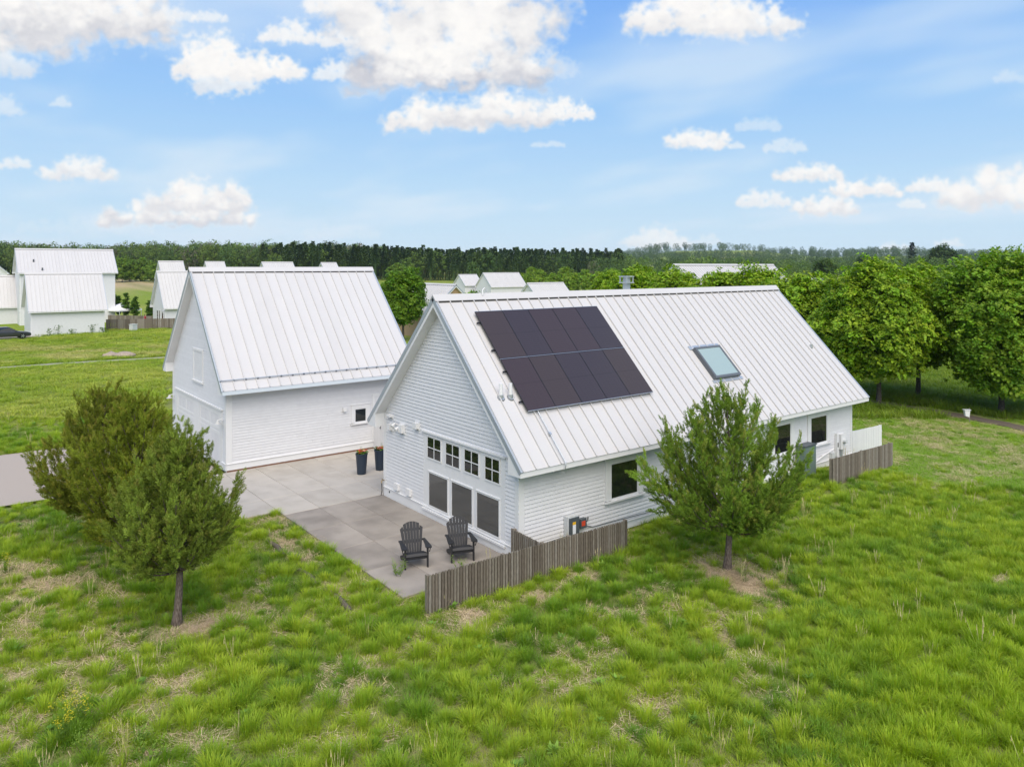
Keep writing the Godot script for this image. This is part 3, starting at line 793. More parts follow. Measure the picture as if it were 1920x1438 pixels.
	var dr := MB.new()
	fr.box(dr, 6.28, 6.40, 0.34, 2.30, 0.0, 0.05); fr.box(dr, 7.28, 7.40, 0.34, 2.30, 0.0, 0.05); fr.box(dr, 6.28, 7.40, 2.30, 2.42, 0.0, 0.055)
	var dd := part(t, "side_door", dr.mesh(), mats["white paint"])
	dr = MB.new(); fr.box(dr, 6.40, 7.28, 0.34, 2.30, 0.0, 0.03); part(dd, "door_leaf", dr.mesh(), mats["clapboard 2"])
	small_box(t, "wall_lamp", fr, 4.86, 5.02, 1.80, 1.98, 0.02, 0.14, mats["white paint"])
	# gutter and snow rail
	var gu := MB.new()
	gu.box(Vector3(-ovg, He - 0.15, ove + 0.002), Vector3(L + ovg, He - 0.135, ove + 0.12)); gu.box(Vector3(-ovg, He - 0.15, ove + 0.12), Vector3(L + ovg, He - 0.01, ove + 0.132))
	gu.box(Vector3(-ovg - 0.006, He - 0.15, ove + 0.002), Vector3(-ovg, He - 0.01, ove + 0.132)); gu.box(Vector3(L + ovg, He - 0.15, ove + 0.002), Vector3(L + ovg + 0.006, He - 0.01, ove + 0.132))
	part(t, "gutter", gu.mesh(), mats["gutter"])
	var cs := 1.0 / sqrt(1 + s * s)
	var q := Basis(Vector3(1, 0, 0), Vector3(0, cs, s * cs), Vector3(0, -s * cs, cs))
	var T := Transform3D(q, Vector3(0, He, ove))
	var sr := MB.new()
	sr.tbox(T, Vector3(-ovg, 0.055, -0.46), Vector3(L + ovg, 0.085, -0.43))
	var sn := part(r.roof, "snow_rail", sr.mesh(), mats["rake metal"])
	for i in 18:
		sr = MB.new(); sr.tbox(T, Vector3(-ovg + 0.06 + 0.4762 * i - 0.03, 0.012, -0.475), Vector3(-ovg + 0.06 + 0.4762 * i + 0.03, 0.075, -0.415)); part(sn, "rail_clamp", sr.mesh(), mats["dark frame"])

func neighbour(label: String, p: Vector3, turn: float, L: float, W: float, Hr: float, He: float, slopes: Array, wall: Material, wins: Array, side_wins := [], category := "house") -> Node3D:
	var t := thing("neighbour_house" if category == "house" else "neighbour_garage", label, category, p, turn, "white neighbouring buildings")
	shell(t, L, W, Hr, He, 0.35, 0.45, 0.46, slopes, wall, -1.2)
	var gf := Fr.new(Vector3(0, 0, -W), Vector3(0, 0, 1), Vector3(-1, 0, 0))
	var fr := Fr.new(Vector3.ZERO, Vector3(1, 0, 0), Vector3(0, 0, 1))
	var corner := MB.new()
	gf.box(corner, W - 0.15, W, -0.2, He - 0.1, 0.0, 0.03); fr.box(corner, 0.0, 0.15, -0.2, He - 0.1, 0.0, 0.03)
	part(t, "corner_board", corner.mesh(), mats["white paint"])
	for a in wins:
		window(t, gf, a[0], a[1], a[2], a[3], 1, 2 if a[3] - a[2] > 1.2 else 1, mats["window glass"], 0.1)
	for a in side_wins:
		window(t, fr, a[0], a[1], a[2], a[3], 1, 2 if a[3] - a[2] > 1.2 else 1, mats["window glass"], 0.1)
	return t


# ---------------------------------------------------------------- ground
var paths := []           # [points, half width] kept clear of grass
var straw_spots := []      # [centre, half length along x, half length along z, strength]

func in_rect(x: float, z: float, x0: float, x1: float, z0: float, z1: float) -> bool:
	return x > x0 and x < x1 and z > z0 and z < z1

func built_over(x: float, z: float, m := 0.0) -> bool:
	if in_rect(x, z, -0.05 - m, 17.9 + m, -7.65 - m, 0.02 + m): return true
	if in_rect(x, z, -3.60 - m, 17.0, -14.0, -7.5): return true
	if in_rect(x, z, -3.6 - m, 0.1, -7.7, 0.02 + m): return true
	if in_rect(x, z, -4.75 - m, -3.5, -14.3, -8.1 + m): return true
	if in_rect(x, z, -3.55 - m, 4.6 + m, -21.9 - m, -13.8): return true
	return in_rect(x, z, -60.0, -3.4, -22.5 - m, -14.2 + m)

func on_path(p: Vector3, m := 0.0) -> bool:
	for q in paths:
		var w: Array = q[0]
		for k in w.size() - 1:
			var c := Geometry2D.get_closest_point_to_segment(Vector2(p.x, p.z), Vector2(w[k].x, w[k].z), Vector2(w[k + 1].x, w[k + 1].z))
			if c.distance_to(Vector2(p.x, p.z)) < q[1] + m: return true
	return false

func bare(x: float, z: float) -> float:     # 1 where dry straw shows, 0 in thick grass
	var a := 0.62 * nz.get_noise_2d(x * 9.0, z * 9.0) + 0.45 * nz2.get_noise_2d(x * 30.0, z * 30.0)
	var q := ca(x, z)
	var px := 960.0 + FPX * q.x / maxf(q.y, 1.0)
	var b := -0.01 + 1.1 * a
	b -= 0.42 * sm(1380, 1650, px) * sm(34, 22, q.y)
	b += 0.17 * sm(520, 100, px) * sm(26, 15, q.y)
	b -= 0.30 * sm(26, 34, q.y) * sm(900, 600, px)
	b += 0.28 * sm(1600, 1750, px) * sm(24, 29, q.y) * sm(44, 36, q.y)
	for s in straw_spots:
		var dx: float = (x - s[0].x) / s[1]; var dz: float = (z - s[0].z) / s[2]
		var d := dx * dx + dz * dz
		if d < 2.2:
			b += s[3] * exp(-d * 1.4) + 0.3 * a * exp(-d)
	return clampf(b, 0, 1)

func p_right(q: Vector2) -> bool:
	return q.x / q.y > 0.36

func axis(lo: float, hi: float, step: float, far_lo: float, far_hi: float) -> Array:
	var a := []
	var x := lo; var d := step
	while x > far_lo:
		d *= 1.22; x -= d; a.push_front(x)
	x = lo
	while x < hi:
		a.append(x); x += step
	d = step
	while x < far_hi:
		a.append(x); d *= 1.22; x += d
	a.append(x)
	return a

func make_ground() -> void:
	straw_spots = [[on_ground(1385, 1078), 0.9, 0.8, 1.3], [on_ground(1432, 1104), 1.0, 0.6, 1.3], [on_ground(1325, 1052), 0.6, 0.35, 0.9], [on_ground(345, 1185), 0.8, 0.5, 0.9], [on_ground(1882, 1088), 0.6, 0.4, 1.4],
		[on_ground(880, 1160), 0.9, 0.28, 0.9], [on_ground(1000, 1122), 0.9, 0.26, 0.9], [on_ground(1100, 1086), 0.9, 0.28, 1.0], [on_ground(1180, 1054), 0.6, 0.26, 0.8],
		[on_ground(1860, 950), 2.2, 1.2, 0.25], [on_ground(1800, 900), 2.0, 0.8, 0.2], [on_ground(1600, 1110), 0.3, 0.4, 0.5], [on_ground(1240, 1330), 0.35, 0.5, 0.5], [on_ground(100, 1120), 2.0, 1.2, 0.3], [on_ground(60, 1060), 1.5, 0.9, 0.3],
		[on_ground(560, 1040), 0.25, 2.4, 0.35], [on_ground(660, 1130), 0.25, 1.6, 0.3], [on_ground(520, 1015), 0.3, 1.2, 0.4]]
	var xs := axis(-24.0, 30.0, 0.36, -2600.0, 3400.0); var zs := axis(-30.0, 13.0, 0.36, -3400.0, 900.0)
	var v := PackedVector3Array(); var c := PackedColorArray(); var n := PackedVector3Array(); var idx := PackedInt32Array()
	var nx := xs.size(); var nzc := zs.size()
	for j in nzc:
		for i in nx:
			var x: float = xs[i]; var z: float = zs[j]
			var y := terrain(x, z)
			if built_over(x, z, -0.2):
				y -= 0.12
			v.append(Vector3(x, y, z))
			var q := ca(x, z); var D := q.y
			var green := Color(0.150, 0.235, 0.032).lerp(Color(0.22, 0.29, 0.050), 0.5 + 0.5 * nz.get_noise_2d(x * 1.7, z * 1.7))
			var straw := Color(0.66, 0.53, 0.345).lerp(Color(0.54, 0.41, 0.255), 0.5 + 0.8 * nz2.get_noise_2d(x * 12.0, z * 12.0))
			var k := bare(x, z) * sm(60, 35, D) if D < 60 else 0.0
			if D > 27 and p_right(q): green = Color(0.20, 0.35, 0.030); k *= 0.75
			var col := green.lerp(straw, clampf(0.25 + k * 0.9, 0, 1) if D < 60 else 0.0)
			if D > 45:
				var far_field := Color(0.240, 0.345, 0.040).lerp(Color(0.42, 0.43, 0.12), clampf(0.35 + 1.1 * nz2.get_noise_2d(x * 0.9, z * 0.9), 0, 1) * 0.6)
				if D > 250: far_field = far_field.lerp(Color(0.40, 0.33, 0.18), clampf(1.6 * nz.get_noise_2d(x * 0.35 + 60.0, z * 0.35), 0, 0.8))
				var pxx := 960.0 + FPX * q.x / D
				if D > 150 and pxx < 420: far_field = far_field.lerp(Color(0.58, 0.45, 0.26), sm(230, 290, D) * sm(470, 400, D) * (0.9 - 0.9 * sm(16, 6, absf(pxx - 256.0 + (D - 300.0) * 0.1))))
				col = col.lerp(far_field, sm(45, 80, D))
			c.append(col)
	n.resize(v.size())
	for j in nzc - 1:
		for i in nx - 1:
			var a := j * nx + i
			for t in [[a, a + 1, a + nx], [a + 1, a + nx + 1, a + nx]]:
				idx.append_array(PackedInt32Array(t))
				var m: Vector3 = (v[t[2]] - v[t[0]]).cross(v[t[1]] - v[t[0]])
				for w in t: n[w] += m
	for i in n.size(): n[i] = n[i].normalized()
	var arr := []
	arr.resize(Mesh.ARRAY_MAX)
	arr[Mesh.ARRAY_VERTEX] = v; arr[Mesh.ARRAY_NORMAL] = n; arr[Mesh.ARRAY_COLOR] = c; arr[Mesh.ARRAY_INDEX] = idx
	var me := ArrayMesh.new(); me.add_surface_from_arrays(Mesh.PRIMITIVE_TRIANGLES, arr)
	structure("ground", me, mats["ground"])

func slab(m: MB, x0: float, x1: float, z0: float, z1: float, y0: float, y1: float, e := 0.012) -> void:
	m.hexa([Vector3(x0, y0, z1), Vector3(x1, y0, z1), Vector3(x1, y0, z0), Vector3(x0, y0, z0), Vector3(x0, y1 - e, z1), Vector3(x1, y1 - e, z1), Vector3(x1, y1 - e, z0), Vector3(x0, y1 - e, z0)])
	m.hexa([Vector3(x0, y1 - e, z1), Vector3(x1, y1 - e, z1), Vector3(x1, y1 - e, z0), Vector3(x0, y1 - e, z0), Vector3(x0 + e, y1, z1 - e), Vector3(x1 - e, y1, z1 - e), Vector3(x1 - e, y1, z0 + e), Vector3(x0 + e, y1, z0 + e)])

func paving() -> void:
	var rg := RandomNumberGenerator.new(); rg.seed = 8
	var b := MB.new(); b.box(Vector3(-3.55, -0.25, -7.6), Vector3(-0.02, -0.045, -0.05)); b.box(Vector3(-3.55, -0.25, -13.8), Vector3(8.6, -0.045, -7.6)); b.box(Vector3(-4.7, -0.25, -13.8), Vector3(-3.55, -0.045, -8.15))
	var patio := structure("patio", b.mesh(), mats["foundation"])
	var us := [-3.62, -2.40, -1.17, 0.06]; var vs := [-0.02, 1.95, 3.80, 5.75, 7.64]
	for i in 3:
		for j in 4:
			var m := MB.new(); slab(m, us[i] + 0.006, (us[i + 1] if i < 2 else -0.04) - 0.006, -vs[j + 1] + 0.006, -vs[j] - 0.006, -0.22, -0.004 * (rg.randi() % 2))
			part(patio, "concrete_slab", m.mesh(), mats["stained concrete %d" % rg.randi_range(0, 2)])
	us = [-4.80, -3.62, -2.40, -1.17, 0.06, 1.30, 2.55, 3.80, 5.05, 6.3, 7.55, 8.8]; vs = [7.64, 9.58, 11.45, 13.35, 13.86]
	for i in us.size() - 1:
		for j in 4:
			var m := MB.new()
			if i == 0 and j == 0:
				slab(m, us[0] + 0.006, us[1] - 0.006, -9.574, -8.15, -0.2, 0.006)
			else:
				slab(m, us[i] + 0.006, us[i + 1] - 0.006, -vs[j + 1] + 0.006, -vs[j] - 0.006, -0.22, 0.006 + 0.003 * (rg.randi() % 2))
			part(patio, "concrete_slab", m.mesh(), mats["pale concrete %d" % rg.randi_range(0, 2)])
	# driveway
	var d := MB.new()
	for i in 20:
		var x0 := -3.66 - i * 3.0; var x1 := x0 - 3.0
		var y := func(x, z): return terrain(x, z) + 0.05
		d.quad(Vector3(x1, y.call(x1, -14.25), -14.25 + 0.15 * sin(x1 * 0.7)), Vector3(x0, y.call(x0, -14.25), -14.25 + 0.15 * sin(x0 * 0.7)), Vector3(x0, y.call(x0, -22.5), -22.5 + 0.12 * sin(x0 * 0.9)), Vector3(x1, y.call(x1, -22.5), -22.5 + 0.12 * sin(x1 * 0.9)))
	structure("driveway", d.mesh(), mats["asphalt"])
	ribbon("footpath", [[-160, 712], [0, 690], [100, 683], [200, 677], [305, 671], [420, 664]], 1.0, "path concrete")
	ribbon("gravel_path", [[1560, 742], [1625, 753], [1700, 764], [1790, 778], [1880, 795], [2000, 822], [2200, 870]], 1.05, "path gravel")
	ribbon("far_driveway", [[-140, 644], [-60, 638], [20, 633], [56, 630]], 3.8, "asphalt")
	# bed edging beside the patio
	var logs := [[-4.85, 5.75, 4.35], [-4.93, 3.15, 1.95], [-4.90, 1.65, 0.10]]
	for a in logs:
		var m := MB.new()
		var y0 := terrain(a[0], -a[1]); var y1 := terrain(a[0], -a[2])
		m.tube([Vector3(a[0], y0 + 0.03, -a[1]), Vector3(a[0] + 0.03, (y0 + y1) / 2 + 0.06, -(a[1] + a[2]) / 2), Vector3(a[0] - 0.04, y1 + 0.04, -a[2])], [0.07, 0.08, 0.07], 5)
		var o := top("timber_edging", m.mesh(), mats["weathered wood 5"])
		tag(o, "%s weathered timber edging the grass bed, counted from the driveway" % NTH[logs.find(a)], "edging", "timbers edging the grass bed")

func ribbon(called: String, pts: Array, width: float, m: String) -> void:
	var b := MB.new()
	var w := []
	for k in pts.size() - 1:
		for f in 6:
			var p := on_ground(pts[k][0], pts[k][1]).lerp(on_ground(pts[k + 1][0], pts[k + 1][1]), f / 6.0)
			p.y = terrain(p.x, p.z) + 0.035
			w.append(p)
	w.append(on_ground(pts[-1][0], pts[-1][1]) + Vector3(0, 0.035, 0))
	paths.append([w, width / 2 + 0.18])
	var l := []; var r := []
	for k in w.size():
		var d: Vector3 = (w[min(k + 1, w.size() - 1)] - w[max(k - 1, 0)])
		var s := Vector3(d.z, 0, -d.x).normalized() * (width / 2 + 0.06 * sin(k * 1.7))
		l.append(w[k] + s); r.append(w[k] - s)
	for k in w.size() - 1:
		b.quad(r[k], r[k + 1], l[k + 1], l[k])
		b.quad(r[k] - Vector3(0, 0.12, 0), r[k + 1] - Vector3(0, 0.12, 0), r[k + 1], r[k]); b.quad(l[k], l[k + 1], l[k + 1] - Vector3(0, 0.12, 0), l[k] - Vector3(0, 0.12, 0))
	structure(called, b.mesh(), mats[m])


# ---------------------------------------------------------------- fences
func slat_fence(called: String, label: String, a: Vector3, b: Vector3, h0: float, h1: float, pitch: float, wide: float, wood: String, tones: int, sd: int, below := 0.25, group := "") -> void:
	var t := thing(called, label, "fence", Vector3.ZERO, 0.0, group)
	var rg := RandomNumberGenerator.new(); rg.seed = sd
	var L := Vector2(b.x - a.x, b.z - a.z).length()
	var r := Vector3(b.x - a.x, 0, b.z - a.z) / L
	var n := Vector3(-r.z, 0, r.x)
	var fr := Fr.new(Vector3.ZERO, r, n)
	var k := int(L / pitch)
	for i in k + 1:
		var s := i * pitch
		var p := a + r * s
		var y := lerpf(a.y, b.y, s / L); var h := lerpf(h0, h1, s / L) + rg.randf_range(-0.005, 0.005)
		fr.o = Vector3(p.x, y, p.z)
		var m := MB.new(); var w := wide * rg.randf_range(0.95, 1.03); var o := rg.randf_range(-0.004, 0.004)
		var lean := rg.randf_range(-0.006, 0.006)
		m.hexa([fr.p(-w / 2, -below, 0.022 + o), fr.p(w / 2, -below, 0.022 + o), fr.p(w / 2, -below, o), fr.p(-w / 2, -below, o), fr.p(-w / 2 + lean, h, 0.022 + o), fr.p(w / 2 + lean, h, 0.022 + o), fr.p(w / 2 + lean, h, o), fr.p(-w / 2 + lean, h, o)])
		part(t, "slat", m.mesh(), mats[wood % rg.randi_range(0, tones - 1)] if wood.contains("%") else mats[wood])
	if wood.contains("%") and pitch < 0.1:
		var bn := int(L / 0.30)
		for i in bn:
			var p := a + r * (i + 0.5) * L / bn
			fr.o = Vector3(p.x, 0, p.z)
			var m := MB.new(); fr.box(m, -L / bn * 0.5 + 0.003, L / bn * 0.5 - 0.003, -below, lerpf(h0, h1, (i + 0.5) / bn) - 0.035, -0.0055, -0.0045 + 0.0)
			part(t, "backing_board", m.mesh(), mats["weathered wood 5"])
	for hh in [0.18, 0.72]:
		var m := MB.new()
		m.hexa([a - n * 0.006 + Vector3(0, h0 * hh, 0), b - n * 0.006 + Vector3(0, h1 * hh, 0), b - n * 0.045 + Vector3(0, h1 * hh, 0), a - n * 0.045 + Vector3(0, h0 * hh, 0), a - n * 0.006 + Vector3(0, h0 * hh + 0.07, 0), b - n * 0.006 + Vector3(0, h1 * hh + 0.07, 0), b - n * 0.045 + Vector3(0, h1 * hh + 0.07, 0), a - n * 0.045 + Vector3(0, h0 * hh + 0.07, 0)])
		part(t, "rail", m.mesh(), mats[wood % 2] if wood.contains("%") else mats[wood])
	var np := maxi(2, int(L / 2.2) + 1)
	for i in np:
		var f := float(i) / (np - 1)
		var p := a.lerp(b, f)
		fr.o = p
		var m := MB.new(); fr.box(m, -0.045, 0.045, -below - 0.1, lerpf(h0, h1, f) - 0.03, -0.14, -0.046)
		part(t, "post", m.mesh(), mats[wood % 1] if wood.contains("%") else mats[wood])

func fences() -> void:
	slat_fence("slat_fence", "long weathered brown slat fence along the patio end", Vector3(-3.55, 0, 1.15), Vector3(3.06, 0, 1.15), 0.90, 0.80, 0.086, 0.056, "weathered wood %d", 6, 1)
	slat_fence("slat_fence", "short weathered slat fence between house corner and long fence", Vector3(-0.16, 0, -0.09), Vector3(-0.16, 0, 1.06), 0.90, 0.86, 0.086, 0.056, "weathered wood %d", 6, 2)
	slat_fence("slat_fence", "grey weathered board fence beside the electric meters", Vector3(13.58, 0, 1.55), Vector3(18.1, 0, 1.55), 0.97, 0.90, 0.125, 0.112, "weathered wood %d", 6, 3)
	slat_fence("white_fence", "white painted board screen at the far end of the house", Vector3(17.95, 0, 0.0), Vector3(20.5, 0, 0.0), 1.12, 1.05, 0.15, 0.142, "white paint", 1, 4)
	var wp := MB.new(); wp.box(Vector3(0.42, -0.3, 0.50), Vector3(0.52, 0.42, 0.60))
	var po := top("timber_post", wp.mesh(), mats["weathered wood 3"]); tag(po, "stub of pale timber post behind the long slat fence", "post")
	# white gate between garage and house
	var t := thing("white_gate", "white board gate with black latch between garage and house", "gate", Vector3(2.86, 0, -13.86))
	var fr := Fr.new(Vector3(0, 0, 0), Vector3(0, 0, 1), Vector3(-1, 0, 0))
	for i in 40:
		var m := MB.new(); fr.box(m, 0.01 + i * 0.152, 0.01 + i * 0.152 + 0.146, 0.04, 1.30, 0.0, 0.025); part(t, "board", m.mesh(), mats["clapboard %d" % (i % 4)])
	for y in [0.25, 1.0]:
		var m := MB.new(); fr.box(m, 0.0, 6.1, y, y + 0.1, -0.04, -0.001); part(t, "rail", m.mesh(), mats["white paint"])
	for z in [0.6, 2.2, 6.05]:
		var m := MB.new(); fr.box(m, z - 0.05, z + 0.05, -0.1, 1.34, -0.14, -0.041); part(t, "post", m.mesh(), mats["white paint"])
	var m2 := MB.new(); fr.box(m2, 0.66, 0.70, 0.98, 1.16, 0.025, 0.04); m2.tube([fr.p(0.68, 1.02, 0.04), fr.p(0.68, 1.02, 0.09), fr.p(0.80, 1.02, 0.09)], [0.012, 0.012, 0.012], 6); part(t, "latch", m2.mesh(), mats["dark frame"])


# ---------------------------------------------------------------- patio things
func adirondack() -> Node3D:     # faces +z, origin on the ground between the front legs
	var t := thing("adirondack_chair", "", "chair")
	var M: Material = mats["chair plastic"]
	for sx in [-1.0, 1.0]:
		var x: float = sx * 0.305
		var m := MB.new(); m.box(Vector3(x - 0.018, 0, -0.05), Vector3(x + 0.018, 0.53, 0.045)); part(t, "front_leg", m.mesh(), M)
		m = MB.new()
		var pr := PackedVector2Array([Vector2(0.03, 0.24), Vector2(0.03, 0.36), Vector2(-0.42, 0.235), Vector2(-0.84, 0.06), Vector2(-0.84, 0.0), Vector2(-0.72, 0.0), Vector2(-0.35, 0.14)])
		var xi: float = sx * 0.268
		m.ext(pr, func(p, d): return Vector3(d, p.y, p.x), xi - 0.016, xi + 0.016); part(t, "back_leg", m.mesh(), M)
		m = MB.new()
		var ar := PackedVector2Array([Vector2(-0.07, 0.10), Vector2(0.07, 0.10), Vector2(0.085, 0.02), Vector2(0.06, -0.28), Vector2(0.035, -0.62), Vector2(-0.03, -0.62), Vector2(-0.055, -0.25), Vector2(-0.085, 0.0)])
		m.ext(ar, func(p, d): return Vector3(sx * (0.325 + p.x * 1.0), d, p.y) if sx > 0 else Vector3(-(0.325 + p.x), d, p.y), 0.53, 0.558); part(t, "armrest", m.mesh(), M)
		m = MB.new(); m.ext(PackedVector2Array([Vector2(0.02, 0.53), Vector2(-0.02, 0.40), Vector2(0.0, 0.40), Vector2(0.05, 0.53)]), func(p, d): return Vector3(sx * (0.345 + absf(p.x)), p.y, d), -0.02, 0.01); part(t, "arm_bracket", m.mesh(), M)
	for i in 6:
		var z := 0.02 - i * 0.083
		var y := 0.362 - 0.0225 * i if i > 0 else 0.345
		var m := MB.new(); m.tbox(Transform3D(Basis(Vector3.RIGHT, 0.27 if i else 0.9), Vector3(0, y, z)), Vector3(-0.285, 0, -0.037), Vector3(0.285, 0.02, 0.037)); part(t, "seat_slat", m.mesh(), M)
	var ap := MB.new(); ap.box(Vector3(-0.287, 0.24, 0.012), Vector3(0.287, 0.335, 0.03)); part(t, "apron", ap.mesh(), M)
	# back: seven slats fanning out, rounded top
	var B := Transform3D(Basis(Vector3.RIGHT, -0.40), Vector3(0, 0.20, -0.45))
	for i in 7:
		var f := (i - 3.0) / 3.0
		var h := 0.66 + 0.20 * sqrt(maxf(0.0, 1.0 - f * f * 0.93))
		var b0 := f * 0.195; var b1 := f * 0.275
		var m := MB.new()
		var q := func(x, y, z): return B * Vector3(x, y, z)
		var w0 := 0.029; var w1 := 0.040
		var e := 0.03 * f
		m.hexa([q.call(b0 - w0, 0, 0.01), q.call(b0 + w0, 0, 0.01), q.call(b0 + w0, 0, -0.01), q.call(b0 - w0, 0, -0.01), q.call(b1 - w1, h + e, 0.01), q.call(b1 + w1, h - e, 0.01), q.call(b1 + w1, h - e, -0.01), q.call(b1 - w1, h + e, -0.01)])
		part(t, "back_slat", m.mesh(), M)
	for y in [0.30, 0.62]:
		var m := MB.new(); m.tbox(B, Vector3(-0.26 - 0.03 * y, y, -0.036), Vector3(0.26 + 0.03 * y, y + 0.06, -0.011)); part(t, "back_batten", m.mesh(), M)
	var cr := MB.new(); cr.box(Vector3(-0.36, 0.495, -0.69), Vector3(0.36, 0.529, -0.63)); part(t, "cross_rail", cr.mesh(), M)
	return t

func patio_things() -> void:
	var c1 := adirondack()
	tag(c1, "black slatted adirondack chair further from the window wall", "chair", "adirondack chairs on the patio")
	c1.position = Vector3(-2.445, 0.0, -1.306); c1.rotation.y = atan2(-0.33, 0.94)
	var c2: Node3D = c1.duplicate()
	c2.name = numbered("adirondack_chair"); add_child(c2)
	tag(c2, "black slatted adirondack chair close to the window wall", "chair", "adirondack chairs on the patio")
	c2.position = Vector3(-1.22, 0.0, -0.92); c2.rotation.y = atan2(-0.37, 0.93)
	var rg := RandomNumberGenerator.new(); rg.seed = 9
	for k in 2:
		var p: Vector3 = [Vector3(0.55, 0.009, -10.45), Vector3(1.40, 0.009, -10.55)][k]
		var t := thing("planter", ["tall dark blue planter of red and yellow flowers beside water stain", "tall dark blue planter partly behind the house corner"][k], "planter", p, 0.0, "planters on the patio")
		var m := MB.new(); m.lathe([[0.0, 0.0], [0.165, 0.0], [0.17, 0.01], [0.225, 0.74], [0.238, 0.745], [0.24, 0.80], [0.215, 0.80], [0.21, 0.72], [0.0, 0.72]], 24); part(t, "pot", m.mesh(), mats["planter"])
		m = MB.new(); m.lathe([[0.209, 0.73], [0.0, 0.74]], 16); part(t, "soil", m.mesh(), mats["soil"])
		m = MB.new()
		for i in 90:
			m.col = Color(0.08, 0.17, 0.02).lerp(Color(0.16, 0.26, 0.04), rg.randf())
			var a := rg.randf() * TAU; var r := 0.22 * sqrt(rg.randf())
			var o := Vector3(cos(a) * r, 0.76 + 0.10 * rg.randf(), sin(a) * r)
			var d := Vector3(rg.randf_range(-1, 1), rg.randf_range(0.1, 1.0), rg.randf_range(-1, 1)).normalized() * 0.07
			var s := d.cross(Vector3(0.3, 0.5, 0.8)).normalized() * 0.022
			m.quad(o, o + d * 0.5 + s, o + d, o + d * 0.5 - s)
		for i in 5:
			m.col = Color(0.12, 0.24, 0.04)
			var o := Vector3(rg.randf_range(-0.08, 0.08), 0.74, rg.randf_range(-0.08, 0.08))
			m.tube([o, o + Vector3(0.02, 0.14, 0.01), o + Vector3(rg.randf_range(-0.04, 0.04), 0.32, 0)], [0.007, 0.006, 0.002], 4)
		part(t, "foliage", m.mesh(), mats["leaf"]).set_meta("kind", "stuff")
		for i in 11:
			m = MB.new()
			var cc: Color = [Color(0.62, 0.04, 0.02), Color(0.70, 0.07, 0.03), Color(0.72, 0.45, 0.03), Color(0.60, 0.10, 0.12)][(i + k) % 4 if i % 3 else 0]
			m.col = cc
			var a := rg.randf() * TAU; var r := 0.20 * sqrt(rg.randf())
			var o := Vector3(cos(a) * r, 0.85 + 0.05 * rg.randf(), sin(a) * r)
			for j in 7:
				var b := TAU * j / 7.0
				m.quad(o, o + Vector3(cos(b - 0.4) * 0.04, 0.015, sin(b - 0.4) * 0.04), o + Vector3(cos(b) * 0.06, 0.005, sin(b) * 0.06), o + Vector3(cos(b + 0.4) * 0.04, 0.015, sin(b + 0.4) * 0.04))
			part(t, "blossom", m.mesh(), mats["flower"])
	# condenser by the far windows, half hidden by the juniper
	var t := thing("condenser_cabinet", "grey green utility cabinet against the white front wall", "cabinet", Vector3(13.95, 0, 0.08))
	var b := MB.new(); b.box(Vector3(-0.40, -0.1, 0.0), Vector3(0.40, 1.16, 0.34)); part(t, "case", b.mesh(), mats["green box"])
	b = MB.new(); b.box(Vector3(-0.43, 1.16, -0.02), Vector3(0.43, 1.20, 0.37)); part(t, "lid", b.mesh(), mats["grey box"])
	b = MB.new(); b.box(Vector3(-0.36, 0.06, 0.34), Vector3(0.36, 1.08, 0.352)); part(t, "door", b.mesh(), mats["green box"])
	# nest box on a post beside the gravel path
	var p := on_ground(1819, 792)
	t = thing("nest_box", "small white box on a post beside the gravel path", "nest box", p, -0.7)
	t.scale = Vector3.ONE * 0.8
	b = MB.new(); b.box(Vector3(-0.02, -0.1, -0.02), Vector3(0.02, 0.92, 0.02)); part(t, "post", b.mesh(), mats["weathered wood 3"])
	b = MB.new(); b.hexa([Vector3(-0.30, 0.42, 0.10), Vector3(-0.06, 0.36, 0.10), Vector3(-0.06, 0.36, -0.08), Vector3(-0.30, 0.42, -0.08), Vector3(-0.36, 0.80, 0.12), Vector3(-0.02, 0.80, 0.12), Vector3(-0.02, 0.80, -0.10), Vector3(-0.36, 0.80, -0.10)]); part(t, "box", b.mesh(), mats["white paint"])
	b = MB.new(); b.box(Vector3(-0.40, 0.80, -0.13), Vector3(0.03, 0.84, 0.15)); part(t, "lid", b.mesh(), mats["pale box"])


# ---------------------------------------------------------------- plants
func multi(parent: Node, called: String, m: Mesh, mt: Material, xf: Array, cols: Array, kind := "stuff") -> MultiMeshInstance3D:
	var mm := MultiMesh.new()
	mm.transform_format = MultiMesh.TRANSFORM_3D
	mm.use_colors = true
	mm.mesh = m
	mm.instance_count = xf.size()
	for i in xf.size():
		mm.set_instance_transform(i, xf[i]); mm.set_instance_color(i, cols[i])
	var o := MultiMeshInstance3D.new()
	o.name = called if parent != self else numbered(called)
	o.multimesh = mm; o.material_override = mt
	parent.add_child(o, true)
	if kind: o.set_meta("kind", kind)
	return o

